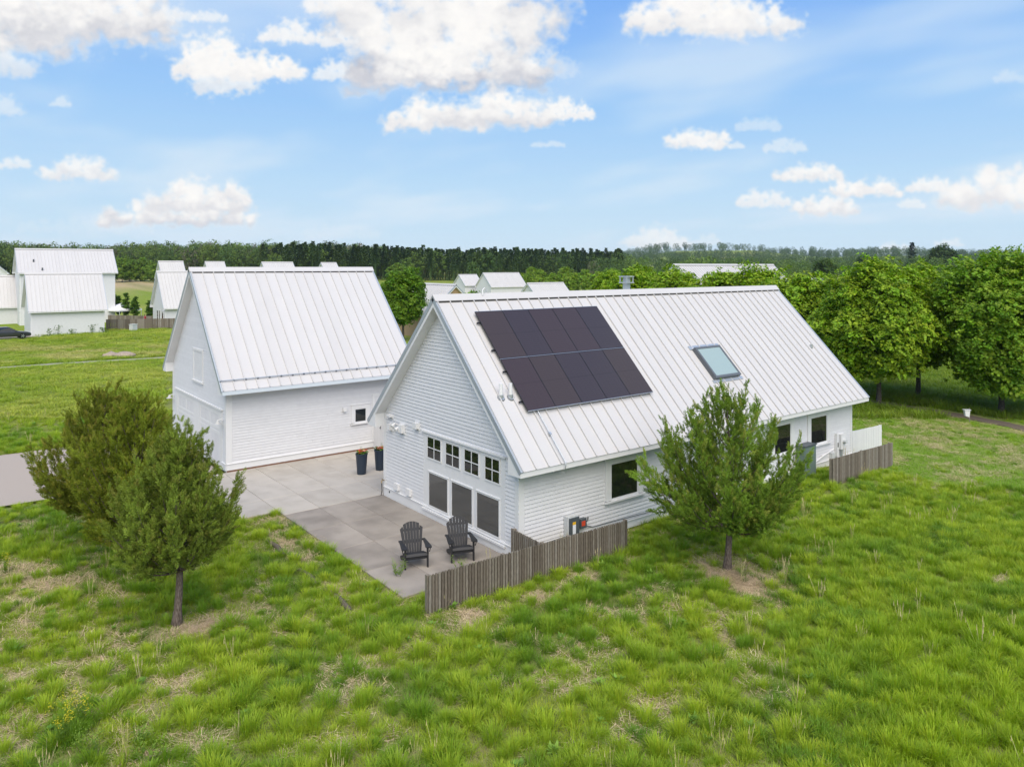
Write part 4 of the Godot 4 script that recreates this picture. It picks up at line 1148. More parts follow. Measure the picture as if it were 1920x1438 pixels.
func make_leaf_meshes() -> void:
	var rg := RandomNumberGenerator.new()
	for k in 3:       # maple twig: a dozen lobed leaves held nearly flat
		rg.seed = 200 + k
		var m := MB.new()
		for i in 15:
			var j := rg.randf_range(0.72, 1.22)
			m.col = Color(j * rg.randf_range(0.9, 1.15), j, j * rg.randf_range(0.8, 1.1))
			var o := Vector3(rg.randfn(0, 0.15), rg.randfn(0, 0.08), rg.randfn(0, 0.15))
			var a := rg.randf() * TAU
			var d := Vector3(cos(a), rg.randf_range(-0.75, 0.15), sin(a)).normalized() * rg.randf_range(0.10, 0.17)
			var s := d.cross(Vector3(rg.randf_range(-0.5, 0.5), 1, rg.randf_range(-0.5, 0.5))).normalized() * d.length() * 0.55
			var up := s.cross(d).normalized() * d.length() * 0.12
			m.tri(o, o + d * 0.55 - s - up, o + d); m.tri(o, o + d, o + d * 0.55 + s - up)
			m.tri(o, o + d * 0.12 - s * 0.8, o + d * 0.55 - s - up); m.tri(o, o + d * 0.55 + s - up, o + d * 0.12 + s * 0.8)
		leaf_mesh["maple%d" % k] = m.mesh()
	for k in 3:       # juniper spray: plume of thin sprigs
		rg.seed = 220 + k
		var m := MB.new()
		for i in 26:
			var f := (i + 0.5) / 26.0
			var j := rg.randf_range(0.7, 1.25)
			m.col = Color(j, j, j * rg.randf_range(0.7, 1.0))
			var o := Vector3(0, 0.34 * f, 0) + Vector3(rg.randfn(0, 0.012), 0, rg.randfn(0, 0.012))
			var a := i * 2.4 + rg.randf() * 0.6
			var ln := lerpf(0.15, 0.07, f) * rg.randf_range(0.7, 1.2)
			var d := (Vector3(cos(a), 0.9 + 0.5 * rg.randf(), sin(a))).normalized() * ln
			var s := d.cross(Vector3(rg.randfn(), rg.randfn(), rg.randfn())).normalized() * 0.014
			m.quad(o, o + d * 0.45 + s, o + d, o + d * 0.45 - s)
			var s2 := s.cross(d).normalized() * 0.013
			m.quad(o, o + d * 0.5 + s2, o + d, o + d * 0.5 - s2)
		leaf_mesh["juniper%d" % k] = m.mesh()
	for k in 5:       # grass clumps
		rg.seed = 240 + k
		var m := MB.new()
		for i in 64:
			var j := rg.randf_range(0.75, 1.2)
			m.col = Color(j * rg.randf_range(0.85, 1.2), j, j * rg.randf_range(0.7, 1.1))
			var a := rg.randf() * TAU; var r := 0.13 * sqrt(rg.randf())
			var o := Vector3(cos(a) * r, -0.02, sin(a) * r)
			var a2 := a + rg.randfn(0, 0.7)
			var out := Vector3(cos(a2), 0, sin(a2))
			var h := rg.randf_range(0.20, 0.44); var lean := rg.randf_range(0.05, 0.26) * (0.5 + r * 5.0)
			blade(m, o, out, h, lean, rg.randf_range(0.008, 0.014))
		leaf_mesh["clump%d" % k] = m.mesh()
	for k in 5:       # domed tussocks with arching blades
		rg.seed = 340 + k
		var m := MB.new()
		for i in 230:
			var j := rg.randf_range(0.75, 1.2)
			m.col = Color(j * rg.randf_range(0.85, 1.2), j, j * rg.randf_range(0.7, 1.1))
			var a := rg.randf() * TAU; var r := 0.17 * sqrt(rg.randf())
			var o := Vector3(cos(a) * r, -0.02, sin(a) * r)
			var a2 := a + rg.randfn(0, 0.55)
			var out := Vector3(cos(a2), 0, sin(a2))
			var ln := rg.randf_range(0.26, 0.50); var tilt := clampf(r / 0.17 * 0.62 + rg.randfn(0, 0.22), 0.02, 1.15)
			var w := rg.randf_range(0.006, 0.011); var sd2 := out.cross(Vector3.UP) * w * 0.5
			var p1 := o + (Vector3.UP * cos(tilt * 0.45) + out * sin(tilt * 0.45)) * ln * 0.42
			var p2 := p1 + (Vector3.UP * cos(tilt * 1.1) + out * sin(tilt * 1.1)) * ln * 0.33
			var p3 := p2 + (Vector3.UP * cos(tilt * 1.9) + out * sin(tilt * 1.9)) * ln * 0.25
			m.quad(o - sd2, o + sd2, p1 + sd2, p1 - sd2); m.quad(p1 - sd2, p1 + sd2, p2 + sd2 * 0.8, p2 - sd2 * 0.8); m.tri(p2 - sd2 * 0.8, p2 + sd2 * 0.8, p3)
		leaf_mesh["clump_big%d" % k] = m.mesh()
	for k in 2:       # dry seed stalks and a low broad-leaved weed
		rg.seed = 380 + k
		var m := MB.new()
		for i in 9:
			var j := rg.randf_range(0.7, 1.2); m.col = Color(j, j, j)
			var a := rg.randf() * TAU; var o := Vector3(cos(a), 0, sin(a)) * 0.10 * rg.randf()
			var h := rg.randf_range(0.30, 0.56); var tip := o * 2.2 + Vector3(rg.randfn(0, 0.06), h, rg.randfn(0, 0.06))
			var sd2 := Vector3(cos(a + 1.6), 0, sin(a + 1.6)) * 0.0025
			m.quad(o - sd2, o + sd2, tip + sd2, tip - sd2)
			m.quad(tip - sd2 * 3.0 - Vector3(0, 0.07, 0), tip + sd2 * 3.0 - Vector3(0, 0.07, 0), tip + Vector3(0, 0.03, 0) + sd2, tip + Vector3(0, 0.03, 0) - sd2)
		leaf_mesh["stalk%d" % k] = m.mesh()
		m = MB.new()
		for i in 16:
			var j := rg.randf_range(0.75, 1.2); m.col = Color(j, j, j)
			var a := i * 2.4; var d := Vector3(cos(a), rg.randf_range(0.25, 0.9), sin(a)).normalized() * rg.randf_range(0.10, 0.20); var sd2 := d.cross(Vector3.UP).normalized() * 0.035
			var o := Vector3(rg.randfn(0, 0.03), 0.02 + 0.10 * rg.randf(), rg.randfn(0, 0.03))
			m.quad(o, o + d * 0.5 + sd2, o + d, o + d * 0.5 - sd2)
		leaf_mesh["clump_weed%d" % k] = m.mesh()
	for k in 3:       # short turf patch
		rg.seed = 260 + k
		var m := MB.new()
		for i in 70:
			var j := rg.randf_range(0.75, 1.2)
			m.col = Color(j * rg.randf_range(0.85, 1.25), j, j * rg.randf_range(0.7, 1.1))
			var o := Vector3(rg.randf_range(-0.24, 0.24), -0.015, rg.randf_range(-0.24, 0.24))
			var a2 := rg.randf() * TAU
			blade(m, o, Vector3(cos(a2), 0, sin(a2)), rg.randf_range(0.06, 0.17), rg.randf_range(0.02, 0.11), rg.randf_range(0.007, 0.012))
		leaf_mesh["turf%d" % k] = m.mesh()
	for k in 3:       # dry thatch: stems lying about
		rg.seed = 280 + k
		var m := MB.new()
		for i in 46:
			var j := rg.randf_range(0.6, 1.25)
			m.col = Color(j, j * rg.randf_range(0.92, 1.02), j * rg.randf_range(0.8, 1.05))
			var o := Vector3(rg.randf_range(-0.24, 0.24), rg.randf_range(0.0, 0.03), rg.randf_range(-0.24, 0.24))
			var a2 := rg.randf() * TAU
			var d := Vector3(cos(a2), rg.randf_range(-0.05, 0.30), sin(a2)) * rg.randf_range(0.08, 0.22)
			var s := d.cross(Vector3.UP).normalized() * 0.005
			m.quad(o - s, o + s, o + d + s * 0.4, o + d - s * 0.4)
		leaf_mesh["thatch%d" % k] = m.mesh()

func blade(m: MB, o: Vector3, out: Vector3, h: float, lean: float, w: float) -> void:
	var s := out.cross(Vector3.UP) * w * 0.5
	var p1 := o + Vector3.UP * h * 0.55 + out * lean * 0.3
	var p2 := o + Vector3.UP * h * (1.0 - 0.35 * lean) + out * lean
	m.quad(o - s, o + s, p1 + s * 0.85, p1 - s * 0.85)
	m.tri(p1 - s * 0.85, p1 + s * 0.85, p2)

func juniper(label: String, p: Vector3, H: float, R: float, h0: float, widest: float, tone: Color, tips: Color, sd: int, n_branch: int) -> void:
	var t := thing("juniper_tree", label, "tree", p, 0.0, "junipers round the house")
	var rg := RandomNumberGenerator.new(); rg.seed = sd
	var m := MB.new()
	var pts := []; var rad := []
	for i in 9:
		var f := i / 8.0
		pts.append(Vector3(0.06 * sin(f * 5.0 + sd), -0.15 + (H * 0.95 + 0.15) * f, 0.06 * cos(f * 4.0 + sd)))
		rad.append(0.088 * (1.0 - f) + 0.012 + (0.05 if i == 0 else 0.0))
	m.tube(pts, rad, 9)
	part(t, "trunk", m.mesh(), mats["juniper bark"])
	var xf := [[], [], []]; var cols := [[], [], []]
	for b in n_branch:
		var rel := pow((b + rg.randf()) / n_branch, 1.05)
		var prof := lerpf(0.74, 1.0, sm(0.0, widest, rel)) * (1.0 if rel < widest else pow(1.0 - (rel - widest) / (1.0 - widest), 0.8) * 0.92 + 0.08)
		var yt := lerpf(h0 + 0.28 * (H - h0) * 0.5, H, rel)
		var r := R * prof * rg.randf_range(0.70, 1.06)
		if rel < 0.25: yt += rg.randf_range(-0.25, 0.2)
		var ys := clampf(yt - r * lerpf(0.42, 2.0, rel) - 0.1, h0 * 0.95, H * 0.86)
		var a := b * 2.39996 + rg.randf_range(-0.35, 0.35)
		var o := Vector3(cos(a), 0, sin(a))
		var p0 := Vector3(0, ys, 0); var p1 := Vector3(0, lerpf(ys, yt, 0.22), 0) + o * r * 0.62; var p2 := Vector3(0, yt, 0) + o * r
		var bp := []; var br := []
		for k in 6:
			var g := k / 5.0
			bp.append(p0.lerp(p1, g).lerp(p1.lerp(p2, g), g)); br.append(0.024 * (1.0 - g) * (1.25 - rel) + 0.004)
		var bm := MB.new(); bm.tube(bp, br, 5, false)
		part(t, "branch", bm.mesh(), mats["juniper bark"])
		var branch_tone := rg.randf_range(0.85, 1.15)  # random tone shared by all sprays of one branch
		var n_let := int(3.0 + r * 3.0)
		for e in n_let + 1:
			var g := lerpf(0.30, 1.0, (e + rg.randf() * 0.6) / (n_let + 0.6)) if e < n_let else 0.92
			g = minf(g, 0.985)
			var i0 := mini(int(g * 5.0), 4)
			var base: Vector3 = bp[i0].lerp(bp[i0 + 1], g * 5.0 - i0)
			var ax: Vector3 = (bp[i0 + 1] - bp[i0]).normalized()
			var d := (ax + Vector3(rg.randfn(0, 0.42), 0.45 + rg.randfn(0, 0.28), rg.randfn(0, 0.42))).normalized() if e < n_let else (ax + Vector3(0, 0.25, 0)).normalized()
			var ln := rg.randf_range(0.34, 0.74) * (0.75 + 0.25 * r)
			var ns := int(ln / 0.066) + 2
			for k in ns:
				var f := float(k) / ns
				var w := 0.085 * (1.0 - 0.75 * f)
				var pos := base + d * ln * f + Vector3(rg.randfn(0, w), rg.randfn(0, w), rg.randfn(0, w))
				var dd := (d + Vector3(rg.randfn(0, 0.32), rg.randfn(0, 0.25), rg.randfn(0, 0.32))).normalized()
				var sd2 := dd.cross(Vector3(rg.randfn(), rg.randfn(), rg.randfn())).normalized()
				var v := rg.randi_range(0, 2)
				xf[v].append(Transform3D(Basis(sd2, dd, sd2.cross(dd)) * (rg.randf_range(0.5, 0.85) * (1.0 - 0.25 * f)), pos))
				var c := tone * (rg.randf_range(0.8, 1.2) * branch_tone)
				if rg.randf() < 0.10 + 0.22 * f: c = c.lerp(tips, rg.randf_range(0.3, 0.9))
				cols[v].append(Color(c.r, c.g, c.b))
	for v in 3:
		multi(t, "foliage", leaf_mesh["juniper%d" % v], mats["juniper spray"], xf[v], cols[v])

# broad-leaved tree: lobes of twigs through the crown's volume
func leafy_tree(called: String, label: String, p: Vector3, H: float, R: float, h0: float, tone: Color, sd: int, twigs: int, twig_size: float, group: String, lobes := 46, slim := 0.0) -> void:
	var t := thing(called, label, "tree", p, 0.0, group)
	var rg := RandomNumberGenerator.new(); rg.seed = sd
	var m := MB.new()
	var r0 := 0.0135 * H + 0.015
	m.tube([Vector3(0, -0.2, 0), Vector3(0.02, h0 * 0.5, 0.02), Vector3(0.05, h0 * 1.1, 0), Vector3(-0.05, H * 0.55, 0.06), Vector3(0, H * 0.82, 0)], [r0 * 1.35, r0, r0 * 0.9, r0 * 0.5, 0.02], 8)
	part(t, "trunk", m.mesh(), mats["maple bark"])
	var cy := h0 + (H - h0) * 0.46
	var ry := (H - h0) * 0.5
	var centres := []
	for i in lobes:
		var f := (i + 0.5) / lobes
		var y := 1.0 - 2.0 * f
		var rr := sqrt(1.0 - y * y)
		var a := i * 2.39996 + rg.randf_range(-0.3, 0.3)
		var k := rg.randf_range(0.58, 0.94)
		var wide := 1.0 if y < 0 else lerpf(1.0, 0.86 - slim, y)
		centres.append([Vector3(cos(a) * rr * R * k * wide, cy + y * ry * k * 1.02, sin(a) * rr * R * k * wide), R * rg.randf_range(0.20, 0.34)])
	for i in 7:      # limbs
		var c: Array = centres[int((i + 0.5) * lobes / 7.0)]
		var bm := MB.new()
		var s := Vector3(0, lerpf(h0 * 1.0, H * 0.6, 1.0 - i / 7.0), 0)
		bm.tube([s, s.lerp(c[0], 0.5) + Vector3(0, -0.1, 0), c[0]], [r0 * 0.5, r0 * 0.3, 0.015], 5, false)
		part(t, "limb", bm.mesh(), mats["maple bark"])
	var xf := [[], [], []]; var cols := [[], [], []]
	for i in twigs:
		var c: Array = centres[rg.randi_range(0, lobes - 1)]
		var d := Vector3(rg.randfn(), rg.randfn(), rg.randfn()).normalized()
		d.y = d.y * 0.8 + 0.12
		var pos: Vector3 = c[0] + d * c[1] * pow(rg.randf(), 0.38)
		if rg.randf() < 0.16: pos += Vector3(rg.randfn(), rg.randfn(), rg.randfn()) * R * 0.09
		if pos.y < h0 * 0.97: continue
		var v := rg.randi_range(0, 2)
		var out := (pos - Vector3(0, cy - ry * 0.3, 0)).normalized()
		var up := (Vector3.UP + out * 0.75 + Vector3(rg.randfn(), rg.randfn(), rg.randfn()) * 0.22).normalized()
		var sx := up.cross(Vector3(cos(i * 2.4), 0.1, sin(i * 2.4))).normalized()
		xf[v].append(Transform3D(Basis(sx, up, sx.cross(up)) * (twig_size * rg.randf_range(0.75, 1.3)), pos))
		var k := rg.randf_range(0.75, 1.22)
		cols[v].append(Color(tone.r * k * rg.randf_range(0.85, 1.2), tone.g * k, tone.b * k))
	for v in 3:
		multi(t, "crown", leaf_mesh["maple%d" % v], mats["leaf"], xf[v], cols[v])

func far_tree_mesh(kind: int, sd: int) -> ArrayMesh:
	var rg := RandomNumberGenerator.new(); rg.seed = sd
	var m := MB.new()
	if kind == 0:      # broad-leaved, 12 m
		m.col = Color(0.6, 0.45, 0.5)
		m.tube([Vector3(0, -0.5, 0), Vector3(0, 6, 0)], [0.22, 0.12], 4, false)
		var cs := []
		for i in 18:
			var a := i * 2.4; var f := (i + 0.5) / 18.0
			var y := 1.0 - 2.0 * f; var r := sqrt(1 - y * y)
			cs.append([Vector3(cos(a) * r * 3.2, 7.0 + y * 4.3, sin(a) * r * 3.2), rg.randf_range(1.0, 1.9)])
		for i in 600:
			var c: Array = cs[rg.randi_range(0, 17)]
			var d := Vector3(rg.randfn(), rg.randfn() + 0.2, rg.randfn()).normalized()
			var o: Vector3 = c[0] + d * c[1] * pow(rg.randf(), 0.35)
			var j := rg.randf_range(0.7, 1.25); m.col = Color(j * rg.randf_range(0.9, 1.15), j, j)
			var s := d.cross(Vector3(rg.randfn(), rg.randfn(), rg.randfn())).normalized() * rg.randf_range(0.25, 0.5)
			var u := (d + Vector3(0, 0.3, 0)).cross(s).normalized() * rg.randf_range(0.25, 0.5)
			m.quad(o - s * 0.5 - u * 0.5, o + s * 0.6, o + s * 0.5 + u * 0.6, o - s * 0.6 + u * 0.3)
	else:              # pine, 18 m, bare lower trunk
		m.col = Color(3.2, 1.8, 3.4)
		m.tube([Vector3(0, -0.5, 0), Vector3(0, 15, 0)], [0.26, 0.09], 4, false)
		for i in 330:
			var f := pow(rg.randf(), 0.8)
			var y := lerpf(8.5, 18.6, f)
			var R := lerpf(2.9, 0.3, pow(f, 1.2)) * rg.randf_range(0.3, 1.1)
			var a := rg.randf() * TAU
			var o := Vector3(cos(a) * R, y, sin(a) * R)
			var j := rg.randf_range(0.6, 1.3); m.col = Color(j, j, j)
			var d := Vector3(cos(a), 0.35, sin(a)); var s := d.cross(Vector3(rg.randfn(), 2.0, rg.randfn())).normalized() * rg.randf_range(0.25, 0.5)
			m.quad(o - s, o + s, o + s * 0.5 + d * 0.7, o - s * 0.5 + d * 0.6)
	return m.mesh()

func wood(called: String, label: String, meshes: Array, spots: Array, tone: Array, sc0: float, sc1: float, sd: int) -> void:
	var rg := RandomNumberGenerator.new(); rg.seed = sd
	var xf := []; var cols := []
	for i in meshes.size(): xf.append([]); cols.append([])
	for p in spots:
		var v := rg.randi_range(0, meshes.size() - 1)
		var s := rg.randf_range(sc0, sc1)
		xf[v].append(Transform3D(Basis(Vector3.UP, rg.randf() * TAU).scaled(Vector3(s * rg.randf_range(0.85, 1.15), s, s * rg.randf_range(0.85, 1.15))), p))
		var c: Color = tone[rg.randi_range(0, tone.size() - 1)]
		var k := rg.randf_range(0.8, 1.2)
		cols[v].append(Color(c.r * k, c.g * k, c.b * k))
	for v in meshes.size():
		var o := multi(self, called, meshes[v], mats["far leaf"], xf[v], cols[v])
		tag(o, label, "woodland", called.replace("_", " "))

func woodland() -> void:
	var rg := RandomNumberGenerator.new(); rg.seed = 300
	var broad := [far_tree_mesh(0, 1), far_tree_mesh(0, 2), far_tree_mesh(0, 3)]
	var pine := [far_tree_mesh(1, 4), far_tree_mesh(1, 5), far_tree_mesh(1, 6)]
	var greens := [Color(0.080, 0.140, 0.026), Color(0.105, 0.172, 0.028), Color(0.066, 0.124, 0.028), Color(0.120, 0.185, 0.028), Color(0.115, 0.115, 0.070)]
	var sp := []
	for i in 1150:
		var px := rg.randf_range(-260, 720)
		sp.append(at(px, rg.randf_range(430, 580) + 20.0 * sin(px * 0.01), -0.3))
	wood("oak_wood", "mixed broad leaved wood along the horizon behind the far meadow", broad, sp, greens, 1.15, 1.7, 1)
	sp = []
	for i in 1700:
		var px := rg.randf_range(490, 1165)
		sp.append(at(px, 372.0 + 170.0 * rg.randf() + 60.0 * sm(700, 1160, px), -0.3))
	wood("pine_wood", "dark pine plantation with bare straight trunks", pine, sp, [Color(0.080, 0.136, 0.036), Color(0.104, 0.160, 0.040), Color(0.070, 0.120, 0.040), Color(0.090, 0.150, 0.034)], 0.58, 1.0, 2)
	sp = []
	for i in 150:
		var px := rg.randf_range(480, 1180)
		sp.append(at(px, 366.0 + 150.0 * rg.randf() + 50.0 * sm(700, 1160, px), -0.3))
	wood("mixed_wood", "lighter broad leaved trees mixed among the pines", broad, sp, greens, 0.7, 1.35, 7)
	sp = []
	for i in 520:
		var px := rg.randf_range(1120, 2200)
		sp.append(at(px, rg.randf_range(330, 640), -0.4))
	wood("lowland_wood", "green wood filling the low ground behind the maple row", broad, sp, [Color(0.095, 0.165, 0.026), Color(0.078, 0.138, 0.028), Color(0.130, 0.205, 0.030), Color(0.058, 0.105, 0.028)], 0.6, 1.15, 3)
	sp = []
	for i in 2600:
		var px := rg.randf_range(1000, 2250)
		sp.append(at(px, rg.randf_range(760, 2300), -0.5))
	wood("hill_wood", "hazy wooded hills on the skyline", broad, sp, [Color(0.070, 0.120, 0.036), Color(0.090, 0.145, 0.040), Color(0.060, 0.105, 0.040)], 1.0, 1.5, 4)
	# trees that stand out singly
	var con := thing("conifer_tree", "lone dark conifer with layered top on the skyline", "tree", at(1711, 420, -0.1))
	var cm := MB.new(); cm.tube([Vector3(0, -0.5, 0), Vector3(0, 20, 0)], [0.35, 0.06], 6); part(con, "trunk", cm.mesh(), mats["maple bark"])
	cm = MB.new()
	for i in 900:
		var f := pow(rg.randf(), 0.8); var y := lerpf(4.0, 21.0, f); var tier := 0.75 + 0.35 * sin(y * 3.4)
		var r := lerpf(4.6, 0.4, f) * tier * sqrt(rg.randf()); var a := rg.randf() * TAU
		var o := Vector3(cos(a) * r, y - r * 0.12, sin(a) * r); var d := Vector3(cos(a), 0.1, sin(a)) * 0.9; var s := Vector3(-sin(a), rg.randfn(0, 0.3), cos(a)) * 0.4
		var j := rg.randf_range(0.7, 1.3); cm.col = Color(0.034 * j, 0.064 * j, 0.034 * j)
		cm.quad(o - s, o + s, o + d + s * 0.4, o + d - s * 0.4)
	part(con, "crown", cm.mesh(), mats["far leaf"]).set_meta("kind", "stuff")
	leafy_tree("oak_tree", "big round dark tree on the skyline beside lone conifer", at(1768, 425), 20.0, 8.5, 2.0, Color(0.075, 0.135, 0.035), 501, 1900, 3.6, "", 60)
	leafy_tree("oak_tree", "tall loose tree rising over the wood behind maples", at(1545, 300), 13.5, 4.4, 2.0, Color(0.090, 0.165, 0.030), 502, 1300, 2.4, "", 50)
	leafy_tree("oak_tree", "rounded tree beside the far white roof", at(1628, 330), 14.5, 5.5, 2.0, Color(0.085, 0.155, 0.030), 503, 1400, 2.6, "", 50)
	var lime := [[985, 250, 7.6, 3.0], [1012, 262, 8.6, 3.4], [1040, 245, 7.6, 3.0], [1072, 240, 7.8, 2.9], [1098, 255, 8.8, 3.4], [1122, 235, 8.2, 2.8], [1146, 260, 9.4, 3.4], [1000, 300, 9.0, 3.2], [1058, 300, 9.5, 3.8]]
	for a in lime:
		var k := lime.find(a)
		leafy_tree("orchard_tree", "%s lime green tree before the pines, counted from the low garage roof" % NTH[k] if k < 7 else ["smaller lime green tree at the back nearer the low garage roof", "larger lime green tree at the back of the lime cluster"][k - 7], at(a[0], a[1]), a[2], a[3], 1.4, Color(0.235, 0.380, 0.030), 520 + int(a[0]), 700, 1.9, "lime green trees before the pine wood", 34)
	var field := [[228, 330, 11.0, 6.0], [262, 335, 11.0, 6.2], [293, 325, 8.2, 4.6], [746, 330, 10.0, 4.4], [766, 340, 8.0, 3.6], [548, 300, 6.5, 3.0]]
	for a in field:
		leafy_tree("field_tree", ["broad bright tree beside the tall white house at the field edge", "broad bright tree in the middle above the tan meadow", "lower bright tree beside the roof of the small house", "taller bright tree before the pines above the round maple", "lower bright tree before the pines above the round maple", "low bright tree peeping over the garage ridge"][field.find(a)], at(a[0], a[1]), a[2], a[3], 1.0, Color(0.170, 0.290, 0.026), 560 + int(a[0]), 900, 2.6, "bright green trees at the wood edge", 36)

func trees() -> void:
	juniper("vase shaped juniper standing before the long front wall", on_ground(1366, 1066), 4.6, 2.4, 1.05, 0.30, Color(0.190, 0.305, 0.034), Color(0.36, 0.38, 0.08), 11, 66)
	juniper("compact green juniper with a bare trunk in straw", on_ground(331, 1171), 4.15, 1.38, 1.25, 0.42, Color(0.215, 0.295, 0.042), Color(0.25, 0.26, 0.055), 12, 66)
	juniper("olive juniper standing close behind the compact one", on_ground(257, 1077), 4.5, 1.6, 1.0, 0.40, Color(0.205, 0.262, 0.022), Color(0.32, 0.31, 0.05), 13, 66)
	juniper("broad brownish juniper beside the asphalt driveway", at(196, 21.8), 4.35, 1.85, 0.9, 0.42, Color(0.200, 0.245, 0.024), Color(0.32, 0.28, 0.055), 14, 66)
	var mg := "maples along the gravel path"
	var tone := Color(0.265, 0.425, 0.022)
	leafy_tree("maple_tree", "full green maple with a short dark trunk on the lawn edge", on_ground(1648, 762), 8.55, 3.55, 1.75, tone, 21, 8600, 0.76, mg, 110)
	leafy_tree("maple_tree", "maple standing in the tall grass past the gravel path", on_ground(1722, 745), 8.5, 3.2, 1.9, tone * 0.95, 22, 6000, 0.76, mg, 90)
	leafy_tree("maple_tree", "large maple overhanging the gravel path near the nest box", at(1878, 41.0), 9.2, 3.45, 1.3, Color(0.225, 0.390, 0.026), 23, 8600, 0.76, mg, 110)
	leafy_tree("maple_tree", "tallest maple beyond the large one by the nest box", at(1990, 40.0), 9.9, 3.6, 1.3, tone, 24, 6000, 0.78, mg, 90)
	var row := [[1500, 49.0, 8.0], [1428, 54.0, 8.4], [1345, 57.0, 8.1], [1268, 63.0, 8.3], [1196, 69.0, 8.4], [1150, 80.0, 8.0]]
	for a in row:
		leafy_tree("maple_tree", "%s maple of the row behind the ridge, counted from the lawn maples" % NTH[row.find(a)], at(a[0], a[1]), a[2], 2.9, 1.7, Color(0.275, 0.440, 0.022), 30 + int(a[0]), 3600, 0.88, mg, 70)
	leafy_tree("maple_tree", "round topped maple growing behind the garage", at(755, 85), 8.4, 2.75, 1.9, Color(0.150, 0.290, 0.018), 41, 3000, 1.0, "", 70)
	var small := [[868, 70, 5.4, 1.2], [880, 66, 5.9, 1.7], [915, 64, 5.55, 1.1], [978, 62, 5.95, 1.6], [1002, 66, 5.6, 1.2]]
	for a in small:
		leafy_tree("ornamental_tree", "%s small bright tree above the house ridge, counted from the tan gable" % NTH[small.find(a)], at(a[0], a[1]), a[2], a[3], 1.2, Color(0.180, 0.325, 0.018), 50 + int(a[0]), 900, 1.1, "small trees behind the house", 24)
	var young := [[213, 131, 4.6, 0.6], [220, 125, 4.2, 0.62], [234.5, 121, 5.0, 0.50], [252, 121, 4.2, 0.75], [280, 118, 4.0, 0.5]]
	for a in young:
		leafy_tree("young_tree", "%s slim young tree behind the far fence, counted from the far garage" % NTH[young.find(a)], at(a[0], a[1]), a[2], a[3], 0.9, Color(0.100, 0.200, 0.020), 60 + int(a[0]), 380, 0.8, "young trees behind the far fence", 20, 0.35)
	for a in [[1545, 70, 7.0], [1930, 60, 7.6]]:
		leafy_tree("maple_tree", "further maple behind the house end before the far white roof" if a[0] < 1600 else "further maple behind the large one by the nest box", at(a[0], a[1]), a[2], 2.8, 1.4, Color(0.165, 0.290, 0.020), 70 + int(a[0]), 1500, 1.25, mg, 36)

func px0_right(X: float, D: float) -> bool:
	return X / D > 0.35 and D > 25.0

